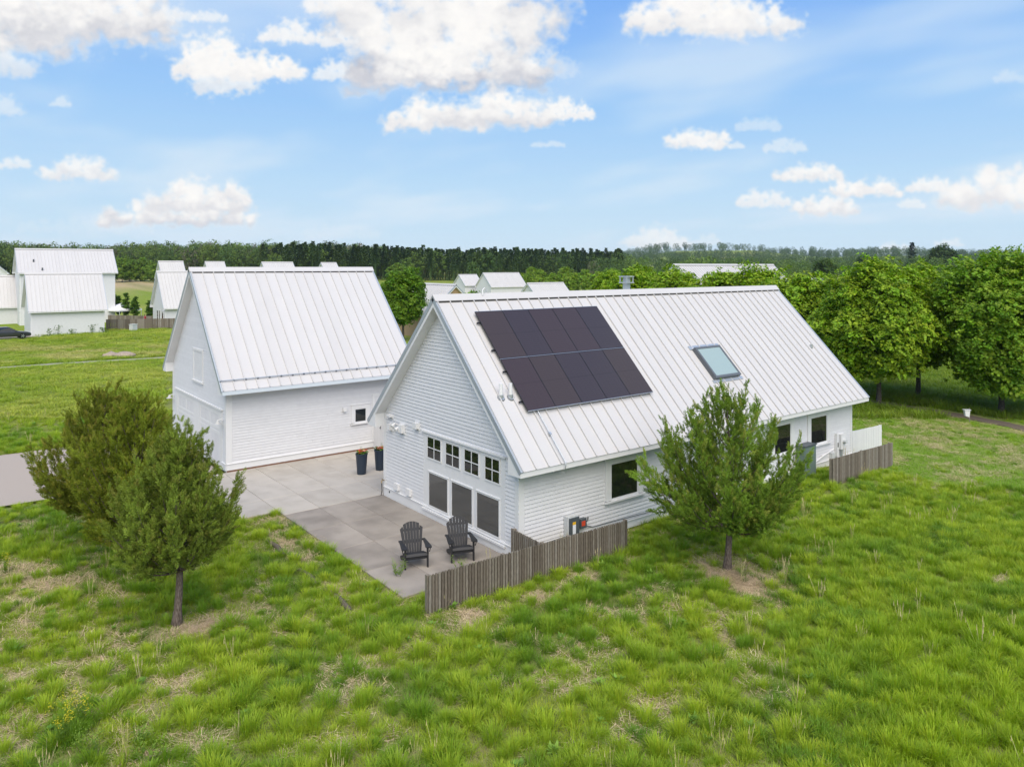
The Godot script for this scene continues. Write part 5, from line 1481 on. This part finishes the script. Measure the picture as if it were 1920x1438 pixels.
func grass() -> void:
	var rg := RandomNumberGenerator.new(); rg.seed = 400
	var xf := {}; var cols := {}
	var put := func(k: String, p: Vector3, s: float, sy: float, c: Color):
		if not xf.has(k): xf[k] = []; cols[k] = []
		xf[k].append(Transform3D(Basis(Vector3.UP, rg.randf() * TAU).scaled(Vector3(s, s * sy, s)), p)); cols[k].append(c)
	var D := 10.4
	while D < 40.0:
		var step := 0.20 if D < 24 else 0.27
		var X := -D * 0.78
		while X < D * 0.78:
			var p := CAM + FW * (D + rg.randf_range(-0.5, 0.5) * step) + RT * (X + rg.randf_range(-0.5, 0.5) * step)
			X += step
			if built_over(p.x, p.z, 0.06): continue
			if px0_right(X, D) and on_path(p): continue
			p.y = terrain(p.x, p.z)
			var px := 960.0 + FPX * X / D
			var b := bare(p.x, p.z)
			var hue := nz.get_noise_2d(p.x * 5.0 + 300.0, p.z * 5.0)
			var g := Color(0.250, 0.395, 0.028).lerp(Color(0.375, 0.480, 0.034), clampf(0.45 + hue * 1.2, 0, 1))
			if hue < -0.12: g = g.lerp(Color(0.115, 0.250, 0.028), clampf(-hue * 2.0, 0, 0.7))
			if px > 1500 and D < 17: g = g.lerp(Color(0.265, 0.400, 0.014), 0.6 * sm(1500, 1750, px))
			var k := rg.randf_range(0.82, 1.18)
			g = Color(g.r * k, g.g * k, g.b * k)
			var edge := 2.6 * nz2.get_noise_2d(p.x * 6.0, p.z * 6.0) + rg.randf_range(-0.5, 0.5)
			var lawn := px > 1560 and D + edge > 27.5 and p.x > 17.0 or (px > 1450 and D + edge > 31.0)
			if lawn and D < 43.0 + (px - 1648.0) * -0.012:
				put.call("turf%d" % rg.randi_range(0, 2), p, 0.95, 0.62, Color(0.225, 0.405, 0.024).lerp(Color(0.42, 0.43, 0.13), clampf(b * 0.7, 0, 0.6)) * k)
				if b > 0.22 and rg.randf() < b: put.call("thatch%d" % rg.randi_range(0, 2), p + Vector3(0, 0.02, 0), 1.1, 1.0, Color(0.62, 0.52, 0.31))
				if rg.randf() < 0.05: put.call("clump%d" % rg.randi_range(0, 4), p, 0.8, 0.5, g)
				continue
			var cl := nz2.get_noise_2d(p.x * 30.0, p.z * 30.0)
			var tuft := cl + 0.10 - (b - 0.2) * 0.75
			if px > 1450 and D < 30: tuft += 0.34 * sm(1450, 1700, px)
			if tuft > 0.0 and rg.randf() < 0.25 + tuft * 1.2:
				var tall := (0.36 + 0.55 * clampf(tuft, 0, 0.8)) * rg.randf_range(0.8, 1.15)
				put.call("clump%d" % rg.randi_range(0, 4), p, clampf(0.65 + tuft * 0.4, 0.6, 1.0), tall, g)
			elif b < 0.85 and rg.randf() < 0.95 - b * 0.75:
				put.call("turf%d" % rg.randi_range(0, 2), p, rg.randf_range(0.7, 1.0), rg.randf_range(0.6, 1.0), g.lerp(Color(0.36, 0.36, 0.12), 0.25))
			if b > 0.15 and rg.randf() < 0.20 + b * 0.65:
				var st := Color(0.70, 0.57, 0.385).lerp(Color(0.58, 0.45, 0.29), rg.randf())
				put.call("thatch%d" % rg.randi_range(0, 2), p + Vector3(0, 0.01, 0), rg.randf_range(0.8, 1.3), 1.0, st)
			if rg.randf() < 0.014:
				put.call("stalk%d" % rg.randi_range(0, 1), p, rg.randf_range(0.8, 1.2), rg.randf_range(0.8, 1.2), Color(0.56, 0.47, 0.27).lerp(Color(0.45, 0.42, 0.16), rg.randf()))
			if rg.randf() < 0.012 + 0.02 * clampf(hue, 0, 1):
				put.call("clump_weed%d" % rg.randi_range(0, 1), p, rg.randf_range(0.45, 0.95), rg.randf_range(0.8, 1.3), Color(0.15, 0.30, 0.05).lerp(Color(0.26, 0.42, 0.06), rg.randf()))
			if b > 0.4 and rg.randf() < 0.05:
				put.call("clump%d" % rg.randi_range(0, 4), p, 0.6, rg.randf_range(0.6, 0.9), Color(g.r * 0.7, g.g * 0.8, g.b))
		D += step
	D = 10.2
	while D < 36.0:       # tussocks, each a tuft of its own tone
		var step := 0.36 if D < 26 else 0.46
		var X := -D * 0.78
		while X < D * 0.78:
			var p := CAM + FW * (D + rg.randf_range(-0.48, 0.48) * step) + RT * (X + rg.randf_range(-0.48, 0.48) * step)
			X += step
			var px := 960.0 + FPX * X / D
			if built_over(p.x, p.z, 0.16) or (px > 1560 and D + 2.6 * nz2.get_noise_2d(p.x * 6.0, p.z * 6.0) > 27.5 and p.x > 17.0) or (px > 1450 and D + 2.6 * nz2.get_noise_2d(p.x * 6.0, p.z * 6.0) > 31.0): continue
			if in_rect(p.x, p.z, -3.9, 3.2, 1.0, 1.32) or in_rect(p.x, p.z, 13.4, 18.2, 1.4, 1.72): continue
			var b := bare(p.x, p.z)
			var keep := 0.84 - b * 1.35
			if px > 1450: keep += 0.25 * sm(1450, 1700, px)
			if rg.randf() > keep: continue
			p.y = terrain(p.x, p.z)
			var hue := clampf(0.5 + 0.9 * nz.get_noise_2d(p.x * 4.0 + 90.0, p.z * 4.0) + rg.randfn(0, 0.24), 0, 1)
			var g := Color(0.195, 0.345, 0.028).lerp(Color(0.415, 0.530, 0.042), hue)
			if px > 1500 and D < 17: g = g.lerp(Color(0.36, 0.505, 0.020), 0.6 * sm(1500, 1750, px))
			var sz := rg.randf_range(0.42, 0.95) * (1.08 - 0.5 * b)
			put.call("clump_big%d" % rg.randi_range(0, 4), p, sz, rg.randf_range(0.62, 0.9), g)
		D += step
	D = 40.0
	while D < 108.0:      # the fields further off, in larger patches
		var step := 0.55 + (D - 40.0) * 0.006
		var X := -D * 0.76
		while X < D * 0.76:
			var p := CAM + FW * (D + rg.randf_range(-0.5, 0.5) * step) + RT * (X + rg.randf_range(-0.5, 0.5) * step)
			X += step
			var px := 960.0 + FPX * X / D
			if px > 330 and px < 1560 and D > 42: continue
			if built_over(p.x, p.z, 0.1): continue
			if (D < 95 or px < 80) and on_path(p, 0.25): continue
			p.y = terrain(p.x, p.z)
			var hue := nz.get_noise_2d(p.x * 2.2 + 300.0, p.z * 2.2) + 0.5 * nz2.get_noise_2d(p.x * 3.0, p.z * 3.0)
			var g := Color(0.300, 0.415, 0.028).lerp(Color(0.47, 0.51, 0.085), clampf(0.5 + hue, 0, 1))
			if D > 66: g = g.lerp(Color(0.56, 0.49, 0.24), clampf(0.22 + hue * 1.2, 0, 0.7) * (1.0 - sm(78, 90, D)))
			if px > 1500: g = Color(0.125, 0.235, 0.022).lerp(g, 0.4)
			var k := rg.randf_range(0.85, 1.15)
			put.call("clump%d" % rg.randi_range(0, 4), p, 2.2 + D * 0.006, rg.randf_range(0.16, 0.30) * (1.9 if px > 1500 and D < 62 else 1.0), Color(g.r * k, g.g * k, g.b * k))
		D += step
	for k in xf.keys():
		var dry: bool = k.begins_with("thatch") or k.begins_with("stalk")
		var o := multi(self, {"c": "meadow_grass", "t": "turf_grass", "h": "dry_thatch"}["h" if dry else k.substr(0, 1)], leaf_mesh[k], mats["straw" if dry else "grass blade"], xf[k], cols[k])
		tag(o, "dry straw lying between the grass tufts" if dry else ("tufted green meadow grass round the house" if k.begins_with("c") else "short green turf between the tufts and on the lawn"), "straw" if dry else "grass", "ground cover")
	# yellow flowering weeds
	var weeds := [[118, 1378, 0.55], [157, 1355, 0.45], [118, 1402, 0.40], [168, 1420, 0.35], [262, 1398, 0.35], [270, 1432, 0.35], [8, 1075, 0.4], [745, 1082, 0.35], [865, 1078, 0.30], [1490, 1090, 0.25]]
	var said := ["tallest yellow flowered weed in the open meadow", "yellow flowered weed just behind the tallest one", "lower yellow flowered weed in front of the tallest one", "leafy green weed beside the yellow flowered ones", "leafy green weed alone in the meadow before the compact juniper", "second leafy weed in the meadow before the compact juniper", "yellow flowered weed in the straw far from the others", "leafy green weed at the patio edge beside a chair", "small leafy weed between the two chairs and the slat fence", "small pale weed in the straw beyond the vase shaped juniper"]
	for a in weeds:
		var p := on_ground(a[0], a[1])
		var yellow: bool = a[0] < 160
		var t := thing("yellow_weed" if yellow else "leafy_weed", said[weeds.find(a)], "plant", p, 0.0, "weeds in the meadow")
		var m := MB.new(); var fl := MB.new()
		for i in 6:
			m.col = Color(0.16, 0.26, 0.03)
			var q := Vector3(rg.randfn(0, 0.09), 0, rg.randfn(0, 0.09)); var h: float = a[2] * rg.randf_range(0.8, 1.25)
			var tip := q * 1.6 + Vector3(0, h, 0)
			m.tube([q * 0.3 - Vector3(0, 0.03, 0), q + Vector3(0, h * 0.5, 0), tip], [0.006, 0.005, 0.003], 4, false)
			for j in 9:
				var b := (q * 0.3).lerp(tip, 0.2 + 0.08 * j); var an := rg.randf() * TAU
				var d := Vector3(cos(an), 0.5, sin(an)) * 0.09; var s := d.cross(Vector3.UP).normalized() * 0.018
				m.quad(b, b + d * 0.5 + s, b + d, b + d * 0.5 - s)
			for j in 14:
				fl.col = Color(0.62, 0.55, 0.03) if yellow else Color(0.24, 0.36, 0.05)
				var c := tip + Vector3(rg.randfn(0, 0.035), rg.randfn(0, 0.05), rg.randfn(0, 0.035))
				fl.quad(c, c + Vector3(0.018, 0.012, 0.0), c + Vector3(0.02, 0.01, 0.02), c + Vector3(0, 0.012, 0.018))
		part(t, "stem", m.mesh(), mats["leaf"]); part(t, "flower_head", fl.mesh(), mats["flower"])


# ---------------------------------------------------------------- far things
func nets(bones: Array, lo: Vector3, hi: Vector3, cell: float) -> ArrayMesh:    # bones: [a, b, ra, rb]; one smooth skin round all of them
	var n := Vector3i(((hi - lo) / cell).ceil()) + Vector3i.ONE
	var f := PackedFloat32Array(); f.resize(n.x * n.y * n.z)
	for z in n.z:
		for y in n.y:
			for x in n.x:
				var p := lo + Vector3(x, y, z) * cell
				var acc := 0.0
				for b in bones:
					var ab: Vector3 = b[1] - b[0]
					var t := clampf((p - b[0]).dot(ab) / maxf(ab.length_squared(), 1e-6), 0, 1)
					var d: float = p.distance_to(b[0] + ab * t) - lerpf(b[2], b[3], t)
					acc += exp(-d * 45.0)
				f[(z * n.y + y) * n.x + x] = -log(maxf(acc, 1e-30)) / 45.0
	var id := {}; var v := PackedVector3Array(); var idx := PackedInt32Array()
	var at_ := func(x, y, z): return f[(z * n.y + y) * n.x + x]
	for z in n.z - 1:
		for y in n.y - 1:
			for x in n.x - 1:
				var s := Vector3.ZERO; var c := 0
				for e in [[0, 0, 0, 1, 0, 0], [0, 1, 0, 1, 1, 0], [0, 0, 1, 1, 0, 1], [0, 1, 1, 1, 1, 1], [0, 0, 0, 0, 1, 0], [1, 0, 0, 1, 1, 0], [0, 0, 1, 0, 1, 1], [1, 0, 1, 1, 1, 1], [0, 0, 0, 0, 0, 1], [1, 0, 0, 1, 0, 1], [0, 1, 0, 0, 1, 1], [1, 1, 0, 1, 1, 1]]:
					var a: float = at_.call(x + e[0], y + e[1], z + e[2]); var b: float = at_.call(x + e[3], y + e[4], z + e[5])
					if (a < 0) != (b < 0):
						s += Vector3(x + e[0], y + e[1], z + e[2]).lerp(Vector3(x + e[3], y + e[4], z + e[5]), a / (a - b)); c += 1
				if c:
					id[Vector3i(x, y, z)] = v.size(); v.append(lo + s / c * cell)
	for k in id.keys():
		var q: Vector3i = k
		for ax in 3:
			var d := Vector3i.ZERO; d[ax] = 1
			var u := Vector3i.ZERO; u[(ax + 1) % 3] = 1
			var w := Vector3i.ZERO; w[(ax + 2) % 3] = 1
			if id.has(q - u) and id.has(q - w) and id.has(q - u - w):
				var a: float = at_.call(q.x, q.y, q.z); var r := q + d
				if r.x >= n.x or r.y >= n.y or r.z >= n.z: continue
				var b: float = at_.call(r.x, r.y, r.z)
				if (a < 0) == (b < 0): continue
				var o := [id[q], id[q - u], id[q - u - w], id[q - w]]
				if a > 0: o.reverse()
				idx.append_array(PackedInt32Array([o[0], o[1], o[2], o[0], o[2], o[3]]))
	var nn := PackedVector3Array(); nn.resize(v.size())
	for i in range(0, idx.size(), 3):
		var m := (v[idx[i + 2]] - v[idx[i]]).cross(v[idx[i + 1]] - v[idx[i]])
		for j in 3: nn[idx[i + j]] += m
	for i in nn.size(): nn[i] = nn[i].normalized()
	var arr := []
	arr.resize(Mesh.ARRAY_MAX); arr[Mesh.ARRAY_VERTEX] = v; arr[Mesh.ARRAY_NORMAL] = nn; arr[Mesh.ARRAY_INDEX] = idx
	var me := ArrayMesh.new(); me.add_surface_from_arrays(Mesh.PRIMITIVE_TRIANGLES, arr)
	return me

func person() -> void:
	var t := thing("person", "person in a red shirt standing behind the far fence", "person", at(271, 112), 0.9)
	var V := func(x, y, z): return Vector3(x, y, z)
	var torso := [[V.call(0, 0.95, 0), V.call(0, 1.18, 0.01), 0.135, 0.12], [V.call(0, 1.18, 0.01), V.call(0, 1.38, 0.02), 0.12, 0.13], [V.call(-0.13, 1.40, 0.02), V.call(0.13, 1.40, 0.02), 0.075, 0.075]]
	var sleeves := [[V.call(-0.18, 1.40, 0.02), V.call(-0.23, 1.20, 0.03), 0.058, 0.052], [V.call(0.18, 1.40, 0.02), V.call(0.23, 1.20, 0.03), 0.058, 0.052]]
	var arms := [[V.call(-0.23, 1.22, 0.03), V.call(-0.24, 1.12, 0.05), 0.046, 0.042], [V.call(-0.24, 1.12, 0.05), V.call(-0.12, 1.05, 0.26), 0.042, 0.030], [V.call(0.23, 1.22, 0.03), V.call(0.24, 1.12, 0.05), 0.046, 0.042], [V.call(0.24, 1.12, 0.05), V.call(0.12, 1.05, 0.26), 0.042, 0.030]]
	for s in [-1.0, 1.0]:
		var w := Vector3(s * 0.12, 1.05, 0.26)
		arms.append([w, w + Vector3(-s * 0.03, -0.01, 0.07), 0.032, 0.034])
		for k in 4: arms.append([w + Vector3(-s * 0.03 + (k - 1.5) * 0.019, -0.01, 0.08), w + Vector3(-s * 0.03 + (k - 1.5) * 0.02, -0.05, 0.14 - absf(k - 1.3) * 0.01), 0.0105, 0.009])
		arms.append([w + Vector3(-s * 0.05, 0.0, 0.05), w + Vector3(-s * 0.085, 0.01, 0.09), 0.012, 0.010])
	var legs := []
	for s in [-1.0, 1.0]:
		legs.append([V.call(s * 0.085, 0.92, 0), V.call(s * 0.10, 0.50, 0.02), 0.095, 0.065]); legs.append([V.call(s * 0.10, 0.50, 0.02), V.call(s * 0.11, 0.09, -0.02), 0.062, 0.045])
	var feet := [[V.call(-0.11, 0.05, -0.04), V.call(-0.12, 0.035, 0.15), 0.045, 0.035], [V.call(0.11, 0.05, -0.04), V.call(0.12, 0.035, 0.15), 0.045, 0.035]]
	var head := [[V.call(0, 1.40, 0.01), V.call(0, 1.54, 0.03), 0.055, 0.055], [V.call(0, 1.66, 0.03), V.call(0, 1.60, 0.055), 0.092, 0.075], [V.call(0, 1.635, 0.12), V.call(0, 1.61, 0.142), 0.012, 0.016], [V.call(-0.092, 1.63, 0.03), V.call(-0.095, 1.60, 0.03), 0.016, 0.012], [V.call(0.092, 1.63, 0.03), V.call(0.095, 1.60, 0.03), 0.016, 0.012]]
	part(t, "body", nets(torso + sleeves + arms + legs + feet + head, V.call(-0.34, -0.03, -0.2), V.call(0.34, 1.8, 0.46), 0.026), mats["skin"])
	var grow := func(a: Array, r: float): return a.map(func(b): return [b[0], b[1], b[2] + r, b[3] + r])
	part(t, "shirt", nets(grow.call(torso + sleeves, 0.016), V.call(-0.36, 0.76, -0.22), V.call(0.36, 1.55, 0.24), 0.026), mats["red shirt"])
	part(t, "trousers", nets(grow.call(legs, 0.016), V.call(-0.28, -0.02, -0.2), V.call(0.28, 1.1, 0.2), 0.026), mats["dark trousers"])
	part(t, "hair", nets([[V.call(0, 1.69, 0.0), V.call(0, 1.64, -0.025), 0.10, 0.088]], V.call(-0.14, 1.5, -0.16), V.call(0.14, 1.82, 0.13), 0.024), mats["dark hair"])

func car() -> void:
	var p := at(13, 91.5, 0.03)
	var t := thing("parked_car", "black saloon car parked before the far garage", "car", p, 0.0)
	t.rotation.y = 0.12
	var prof := PackedVector2Array([Vector2(-2.3, 0.28), Vector2(2.15, 0.26), Vector2(2.34, 0.36), Vector2(2.32, 0.62), Vector2(2.05, 0.76), Vector2(0.95, 0.90), Vector2(-1.35, 0.94), Vector2(-2.15, 0.96), Vector2(-2.38, 0.80), Vector2(-2.40, 0.45)])
	var m := MB.new()
	m.ext(prof, func(q, d): return Vector3(q.x, q.y, -d), -0.78, 0.78)
	for s in [-1.0, 1.0]:      # tumblehome of the flanks
		var c := Vector3(0, 0.62, s * 0.90)
		for i in prof.size():
			var a := prof[i]; var b := prof[(i + 1) % prof.size()]
			var A := Vector3(a.x, a.y, s * 0.78); var B := Vector3(b.x, b.y, s * 0.78)
			var A2 := Vector3(a.x * 0.94, lerpf(a.y, 0.6, 0.25), s * 0.89); var B2 := Vector3(b.x * 0.94, lerpf(b.y, 0.6, 0.25), s * 0.89)
			if s > 0:
				m.quad(A, B, B2, A2); m.tri(A2, B2, c)
			else:
				m.quad(A2, B2, B, A); m.tri(B2, A2, c)
	part(t, "body", m.mesh(), mats["car paint"])
	m = MB.new()
	m.hexa([Vector3(-1.75, 0.92, 0.74), Vector3(1.05, 0.88, 0.74), Vector3(1.05, 0.88, -0.74), Vector3(-1.75, 0.92, -0.74), Vector3(-1.05, 1.40, 0.58), Vector3(0.10, 1.42, 0.58), Vector3(0.10, 1.42, -0.58), Vector3(-1.05, 1.40, -0.58)])
	part(t, "window_glass", m.mesh(), mats["car glass"])
	m = MB.new(); m.hexa([Vector3(-1.10, 1.40, 0.60), Vector3(0.14, 1.42, 0.60), Vector3(0.14, 1.42, -0.60), Vector3(-1.10, 1.40, -0.60), Vector3(-0.9, 1.46, 0.5), Vector3(-0.05, 1.47, 0.5), Vector3(-0.05, 1.47, -0.5), Vector3(-0.9, 1.46, -0.5)])
	part(t, "car_roof", m.mesh(), mats["car paint"])
	for x in [-1.42, 1.42]:
		for s in [-1.0, 1.0]:
			m = MB.new(); m.tube([Vector3(x, 0.33, s * 0.70), Vector3(x, 0.33, s * 0.91)], [0.33, 0.33], 18)
			var w := part(t, "wheel", m.mesh(), mats["black rubber"])
			m = MB.new()
			for k in 5:
				var a := TAU * k / 5.0
				var d := Vector3(cos(a), sin(a), 0); var e := Vector3(-sin(a), cos(a), 0) * 0.035
				var o := Vector3(x, 0.33, s * 0.915)
				m.hexa([o - e, o + e, o + e + d * 0.22, o - e + d * 0.22, o - e + Vector3(0, 0, s * 0.012), o + e + Vector3(0, 0, s * 0.012), o + e + d * 0.22 + Vector3(0, 0, s * 0.012), o - e + d * 0.22 + Vector3(0, 0, s * 0.012)])
			m.tube([Vector3(x, 0.33, s * 0.905), Vector3(x, 0.33, s * 0.93)], [0.06, 0.05], 10)
			part(w, "rim", m.mesh(), mats["rim"])
	for s in [-1.0, 1.0]:
		m = MB.new(); m.hexa([Vector3(2.10, 0.60, s * 0.62 + 0.16), Vector3(2.33, 0.56, s * 0.62 + 0.16), Vector3(2.33, 0.56, s * 0.62 - 0.16), Vector3(2.10, 0.60, s * 0.62 - 0.16), Vector3(2.02, 0.74, s * 0.62 + 0.16), Vector3(2.27, 0.66, s * 0.62 + 0.16), Vector3(2.27, 0.66, s * 0.62 - 0.16), Vector3(2.02, 0.74, s * 0.62 - 0.16)])
		part(t, "headlight", m.mesh(), mats["headlight"])
		m = MB.new(); m.tbox(Transform3D(Basis(), Vector3(0.72, 0.98, s * 0.90)), Vector3(-0.06, -0.05, -0.09), Vector3(0.06, 0.06, 0.09)); part(t, "mirror", m.mesh(), mats["car paint"])

func far_things() -> void:
	var wp: Material = mats["clapboard 2"]
	var nb := func(label: String, p: Vector3, turn: float, L: float, W: float, ridge: float, eave: float, slopes: Array, wins := [], wall: Material = wp, cat := "house", side := []):
		neighbour(label, p, turn, L, W, ridge - p.y, eave - p.y, slopes, wall, wins, side, cat)
	nb.call("white garage beyond the field with black car parked before it", at(57, 95), 0.0, 8.3, 7.9, 7.1, 2.3, [1.0], [], wp, "garage")
	nb.call("tall white house with long plain roof behind the far garage", at(36, 113), 0.0, 12.9, 7.6, 10.75, 7.05, [1.0])
	nb.call("low white building with vertical boards beside the far garage", at(43, 117) - Vector3(9, 0, 0), 0.0, 9.0, 7.5, 6.55, 1.75, [1.0], [], wp, "garage")
	nb.call("white house with dark window in its gable at the wood edge", at(12, 170), PI / 2, 9.0, 6.0, 9.6, 6.4, [-1.0], [[3.2, 4.6, 6.2, 7.3]])
	nb.call("small white house with two tall windows behind the wooden fence", at(309, 108), 0.0, 9.5, 7.4, 7.3, 2.0, [1.0], [[5.6, 6.5, 0.1, 2.2], [2.6, 3.4, 0.3, 2.3], [3.8, 4.5, 0.3, 2.3]])
	nb.call("white roof showing beside the small house with tall windows", at(305, 165), 0.0, 4.6, 6.0, 9.2, 5.4, [1.0])
	nb.call("gabled white roof peeping over the garage ridge near its gable", at(392, 190), 0.0, 4.2, 5.5, 9.25, 6.0, [1.0])
	nb.call("long white roof peeping over the middle of the garage ridge", at(500, 190), 0.0, 7.6, 6.0, 9.15, 6.0, [1.0])
	nb.call("short white roof peeping over the far part of garage ridge", at(611, 190), 0.0, 3.6, 5.0, 9.0, 6.4, [1.0])
	nb.call("tan gabled house with pale blue white roof behind the ridge", at(897, 92), PI / 2, 13.0, 7.0, 5.85, 2.3, [-1.0], [], mats["tan siding"])
	nb.call("white house with roof light behind the ridge before the pines", at(921, 232), 0.0, 13.8, 8.0, 6.0, 1.6, [1.0])
	nb.call("smaller white gabled wing before the pine wood", at(872, 239), 0.0, 6.5, 6.6, 5.4, 1.9, [1.0])
	nb.call("low white garage roof with fine seams before lime trees", at(1013, 140), 0.0, 8.6, 7.0, 4.85, 1.2, [1.0], [], wp, "garage")
	nb.call("long white roofed house rising behind the maple row", at(1318, 86), 0.0, 20.0, 8.0, 8.25, 4.4, [1.0])
	nb.call("low white wing in front of the long roofed house", at(1290, 84), 0.0, 6.0, 6.5, 7.3, 4.0, [1.0])
	nb.call("scrap of white roof seen between two maple crowns", at(1548, 95), 0.0, 4.5, 6.0, 6.4, 3.2, [1.0])
	var tall: Node3D = get_node("neighbour_house")
	for a in [[1.9, 8.6], [2.9, 7.3]]:
		var rm := MB.new(); var yy: float = a[1] + 1.02
		var zz := -(yy - (7.05 + 0.87)) / ((10.75 - 7.05) / 4.25) + 0.45
		rm.tube([Vector3(a[0], yy - 0.1, zz), Vector3(a[0], yy + 0.35, zz)], [0.13, 0.11], 8)
		part(tall, "roof_vent", rm.mesh(), mats["dark frame"])
	slat_fence("board_fence", "grey board fence before the small house with tall windows", at(200, 105), at(335, 107), 1.42, 1.42, 0.31, 0.295, "weathered wood %d", 6, 21)
	slat_fence("board_fence", "paler board fence behind the grey one across the yard", at(203, 119), at(289, 117), 1.25, 1.25, 0.31, 0.295, "weathered wood %d", 4, 22)
	var b := MB.new(); b.box(Vector3(-0.42, 0, -0.3), Vector3(0.42, 0.85, 0.3)); b.box(Vector3(-0.46, 0.85, -0.34), Vector3(0.46, 0.92, 0.34))
	var ub := top("utility_box", b.mesh(), mats["pale box"]); ub.position = at(249, 103.6); ub.rotation.y = 0.6
	tag(ub, "pale grey utility box standing before the far board fence", "box")
	var t := thing("garden_canopy", "low white hipped garden canopy behind the board fences", "canopy", at(227, 122), 0.5)
	b = MB.new()
	for k in 4:
		var a := TAU * k / 4.0 + PI / 4; var a2 := a + PI / 2
		b.tri(Vector3(cos(a) * 3.0, 1.9, -sin(a) * 3.0), Vector3(cos(a2) * 3.0, 1.9, -sin(a2) * 3.0), Vector3(0, 2.9, 0))
		b.quad(Vector3(cos(a) * 3.0, 1.65, -sin(a) * 3.0), Vector3(cos(a2) * 3.0, 1.65, -sin(a2) * 3.0), Vector3(cos(a2) * 3.0, 1.9, -sin(a2) * 3.0), Vector3(cos(a) * 3.0, 1.9, -sin(a) * 3.0))
	part(t, "canopy_cloth", b.mesh(), mats["canopy cloth"])
	for k in 4:
		var a := TAU * k / 4.0 + PI / 4
		b = MB.new(); b.tube([Vector3(cos(a) * 2.9, -0.2, -sin(a) * 2.9), Vector3(cos(a) * 2.9, 1.8, -sin(a) * 2.9)], [0.04, 0.04], 6); part(t, "pole", b.mesh(), mats["pale box"])
	var rg := RandomNumberGenerator.new(); rg.seed = 33
	for k in 2:
		b = MB.new()
		var pr := []
		for i in 7:
			var f := i / 6.0
			pr.append([maxf(0.001, sin(PI * (0.12 + f * 0.88)) * 0.55), -0.12 + 0.42 * f])
		b.lathe(pr, 9)
		for i in b.v.size():
			var q := b.v[i]; var w := 1.0 + 0.35 * nz.get_noise_3d(q.x * 60.0 + k * 50, q.y * 60.0, q.z * 60.0)
			b.v[i] = Vector3(q.x * w * 1.25, q.y * w * 1.15, q.z * w)
		var o := top("boulder", b.mesh(), mats["rock"]); o.position = on_ground([207, 233][k], 668); o.rotation.y = k * 1.7 + 0.6; o.scale = Vector3.ONE * [1.3, 1.55][k]; paths.append([[o.position, o.position + Vector3(0.1, 0, 0)], 1.0])
		tag(o, ["pale flat boulder in the field beside the footpath", "tawny flat boulder in the field beside the footpath"][k], "boulder", "boulders beside the footpath")
	# weeds against the far garage
	var gw := [[92, 631, 0.9], [108, 629, 1.3], [134, 627, 0.6], [172, 624, 1.1], [192, 622, 0.7]]
	for a in gw:
		var q := at(a[0], 94.0 + (a[0] - 60.0) * 0.045)
		var w := thing("tall_weed", "%s weed against the far garage wall, counted from the black car" % NTH[gw.find(a)], "plant", q, 0.0, "weeds along the far garage")
		b = MB.new()
		for i in 50:
			b.col = Color(0.06, 0.13, 0.02).lerp(Color(0.11, 0.18, 0.03), rg.randf())
			var o := Vector3(rg.randfn(0, 0.22), a[2] * rg.randf(), rg.randfn(0, 0.10)); var d := Vector3(rg.randfn(), rg.randf() + 0.4, rg.randfn()).normalized() * 0.16; var s := d.cross(Vector3(0.2, 0.3, 0.9)).normalized() * 0.05
			b.quad(o, o + d * 0.5 + s, o + d, o + d * 0.5 - s)
		part(w, "foliage", b.mesh(), mats["leaf"]).set_meta("kind", "stuff")
		b = MB.new(); b.col = Color(0.08, 0.12, 0.03); b.tube([Vector3(0, -0.05, 0), Vector3(0.02, a[2], 0)], [0.02, 0.008], 4); part(w, "stem", b.mesh(), mats["leaf"])


# ---------------------------------------------------------------- scene
func _ready() -> void:
	nz.seed = 7; nz.frequency = 0.05; nz.fractal_octaves = 3; nz.noise_type = FastNoiseLite.TYPE_SIMPLEX_SMOOTH
	nz2.seed = 17; nz2.frequency = 0.05; nz2.fractal_octaves = 2; nz2.noise_type = FastNoiseLite.TYPE_SIMPLEX_SMOOTH
	# camera: level, lens shifted down
	var cam := Camera3D.new()
	cam.name = "camera"
	cam.projection = Camera3D.PROJECTION_FRUSTUM
	cam.near = 0.1; cam.far = 6000.0
	cam.size = 1438.0 / FPX * cam.near
	cam.frustum_offset = Vector2(0, -(719.0 - HOR) / FPX * cam.near)
	cam.position = CAM
	cam.rotation.y = -(PI / 2 - TH)
	add_child(cam); cam.current = true
	# sky
	var env := Environment.new()
	var sky := Sky.new(); var sm_ := PanoramaSkyMaterial.new()
	sm_.panorama = make_sky()
	sky.sky_material = sm_
	env.background_mode = Environment.BG_SKY; env.sky = sky
	env.background_energy_multiplier = 0.355
	env.tonemap_mode = Environment.TONE_MAPPER_LINEAR
	env.tonemap_exposure = 2.92
	env.fog_enabled = true; env.fog_density = 0.00007; env.fog_light_color = Color(0.80, 0.87, 0.95)
	env.sdfgi_enabled = true; env.ssao_enabled = true; env.ssil_enabled = true
	var we := WorldEnvironment.new(); we.name = "world_environment"; we.environment = env
	add_child(we)
	# sun, veiled by thin cloud
	var sun := DirectionalLight3D.new()
	sun.name = "sun"
	sun.light_energy = 0.5; sun.light_angular_distance = 70.0; sun.light_color = Color(1.0, 0.955, 0.89); sun.shadow_enabled = true
	add_child(sun)
	sun.look_at_from_position(Vector3(-5.5, 15, 10.5), Vector3.ZERO)
	print("sky done ", Time.get_ticks_msec())
	make_materials()
	make_ground()
	print("ground done ", Time.get_ticks_msec())
	paving()
	main_house()
	solar_array()
	garage()
	fences()
	patio_things()
	far_things()
	person()
	car()
	print("things done ", Time.get_ticks_msec())
	make_leaf_meshes()
	trees()
	woodland()
	print("trees done ", Time.get_ticks_msec())
	grass()
	print("grass done ", Time.get_ticks_msec())
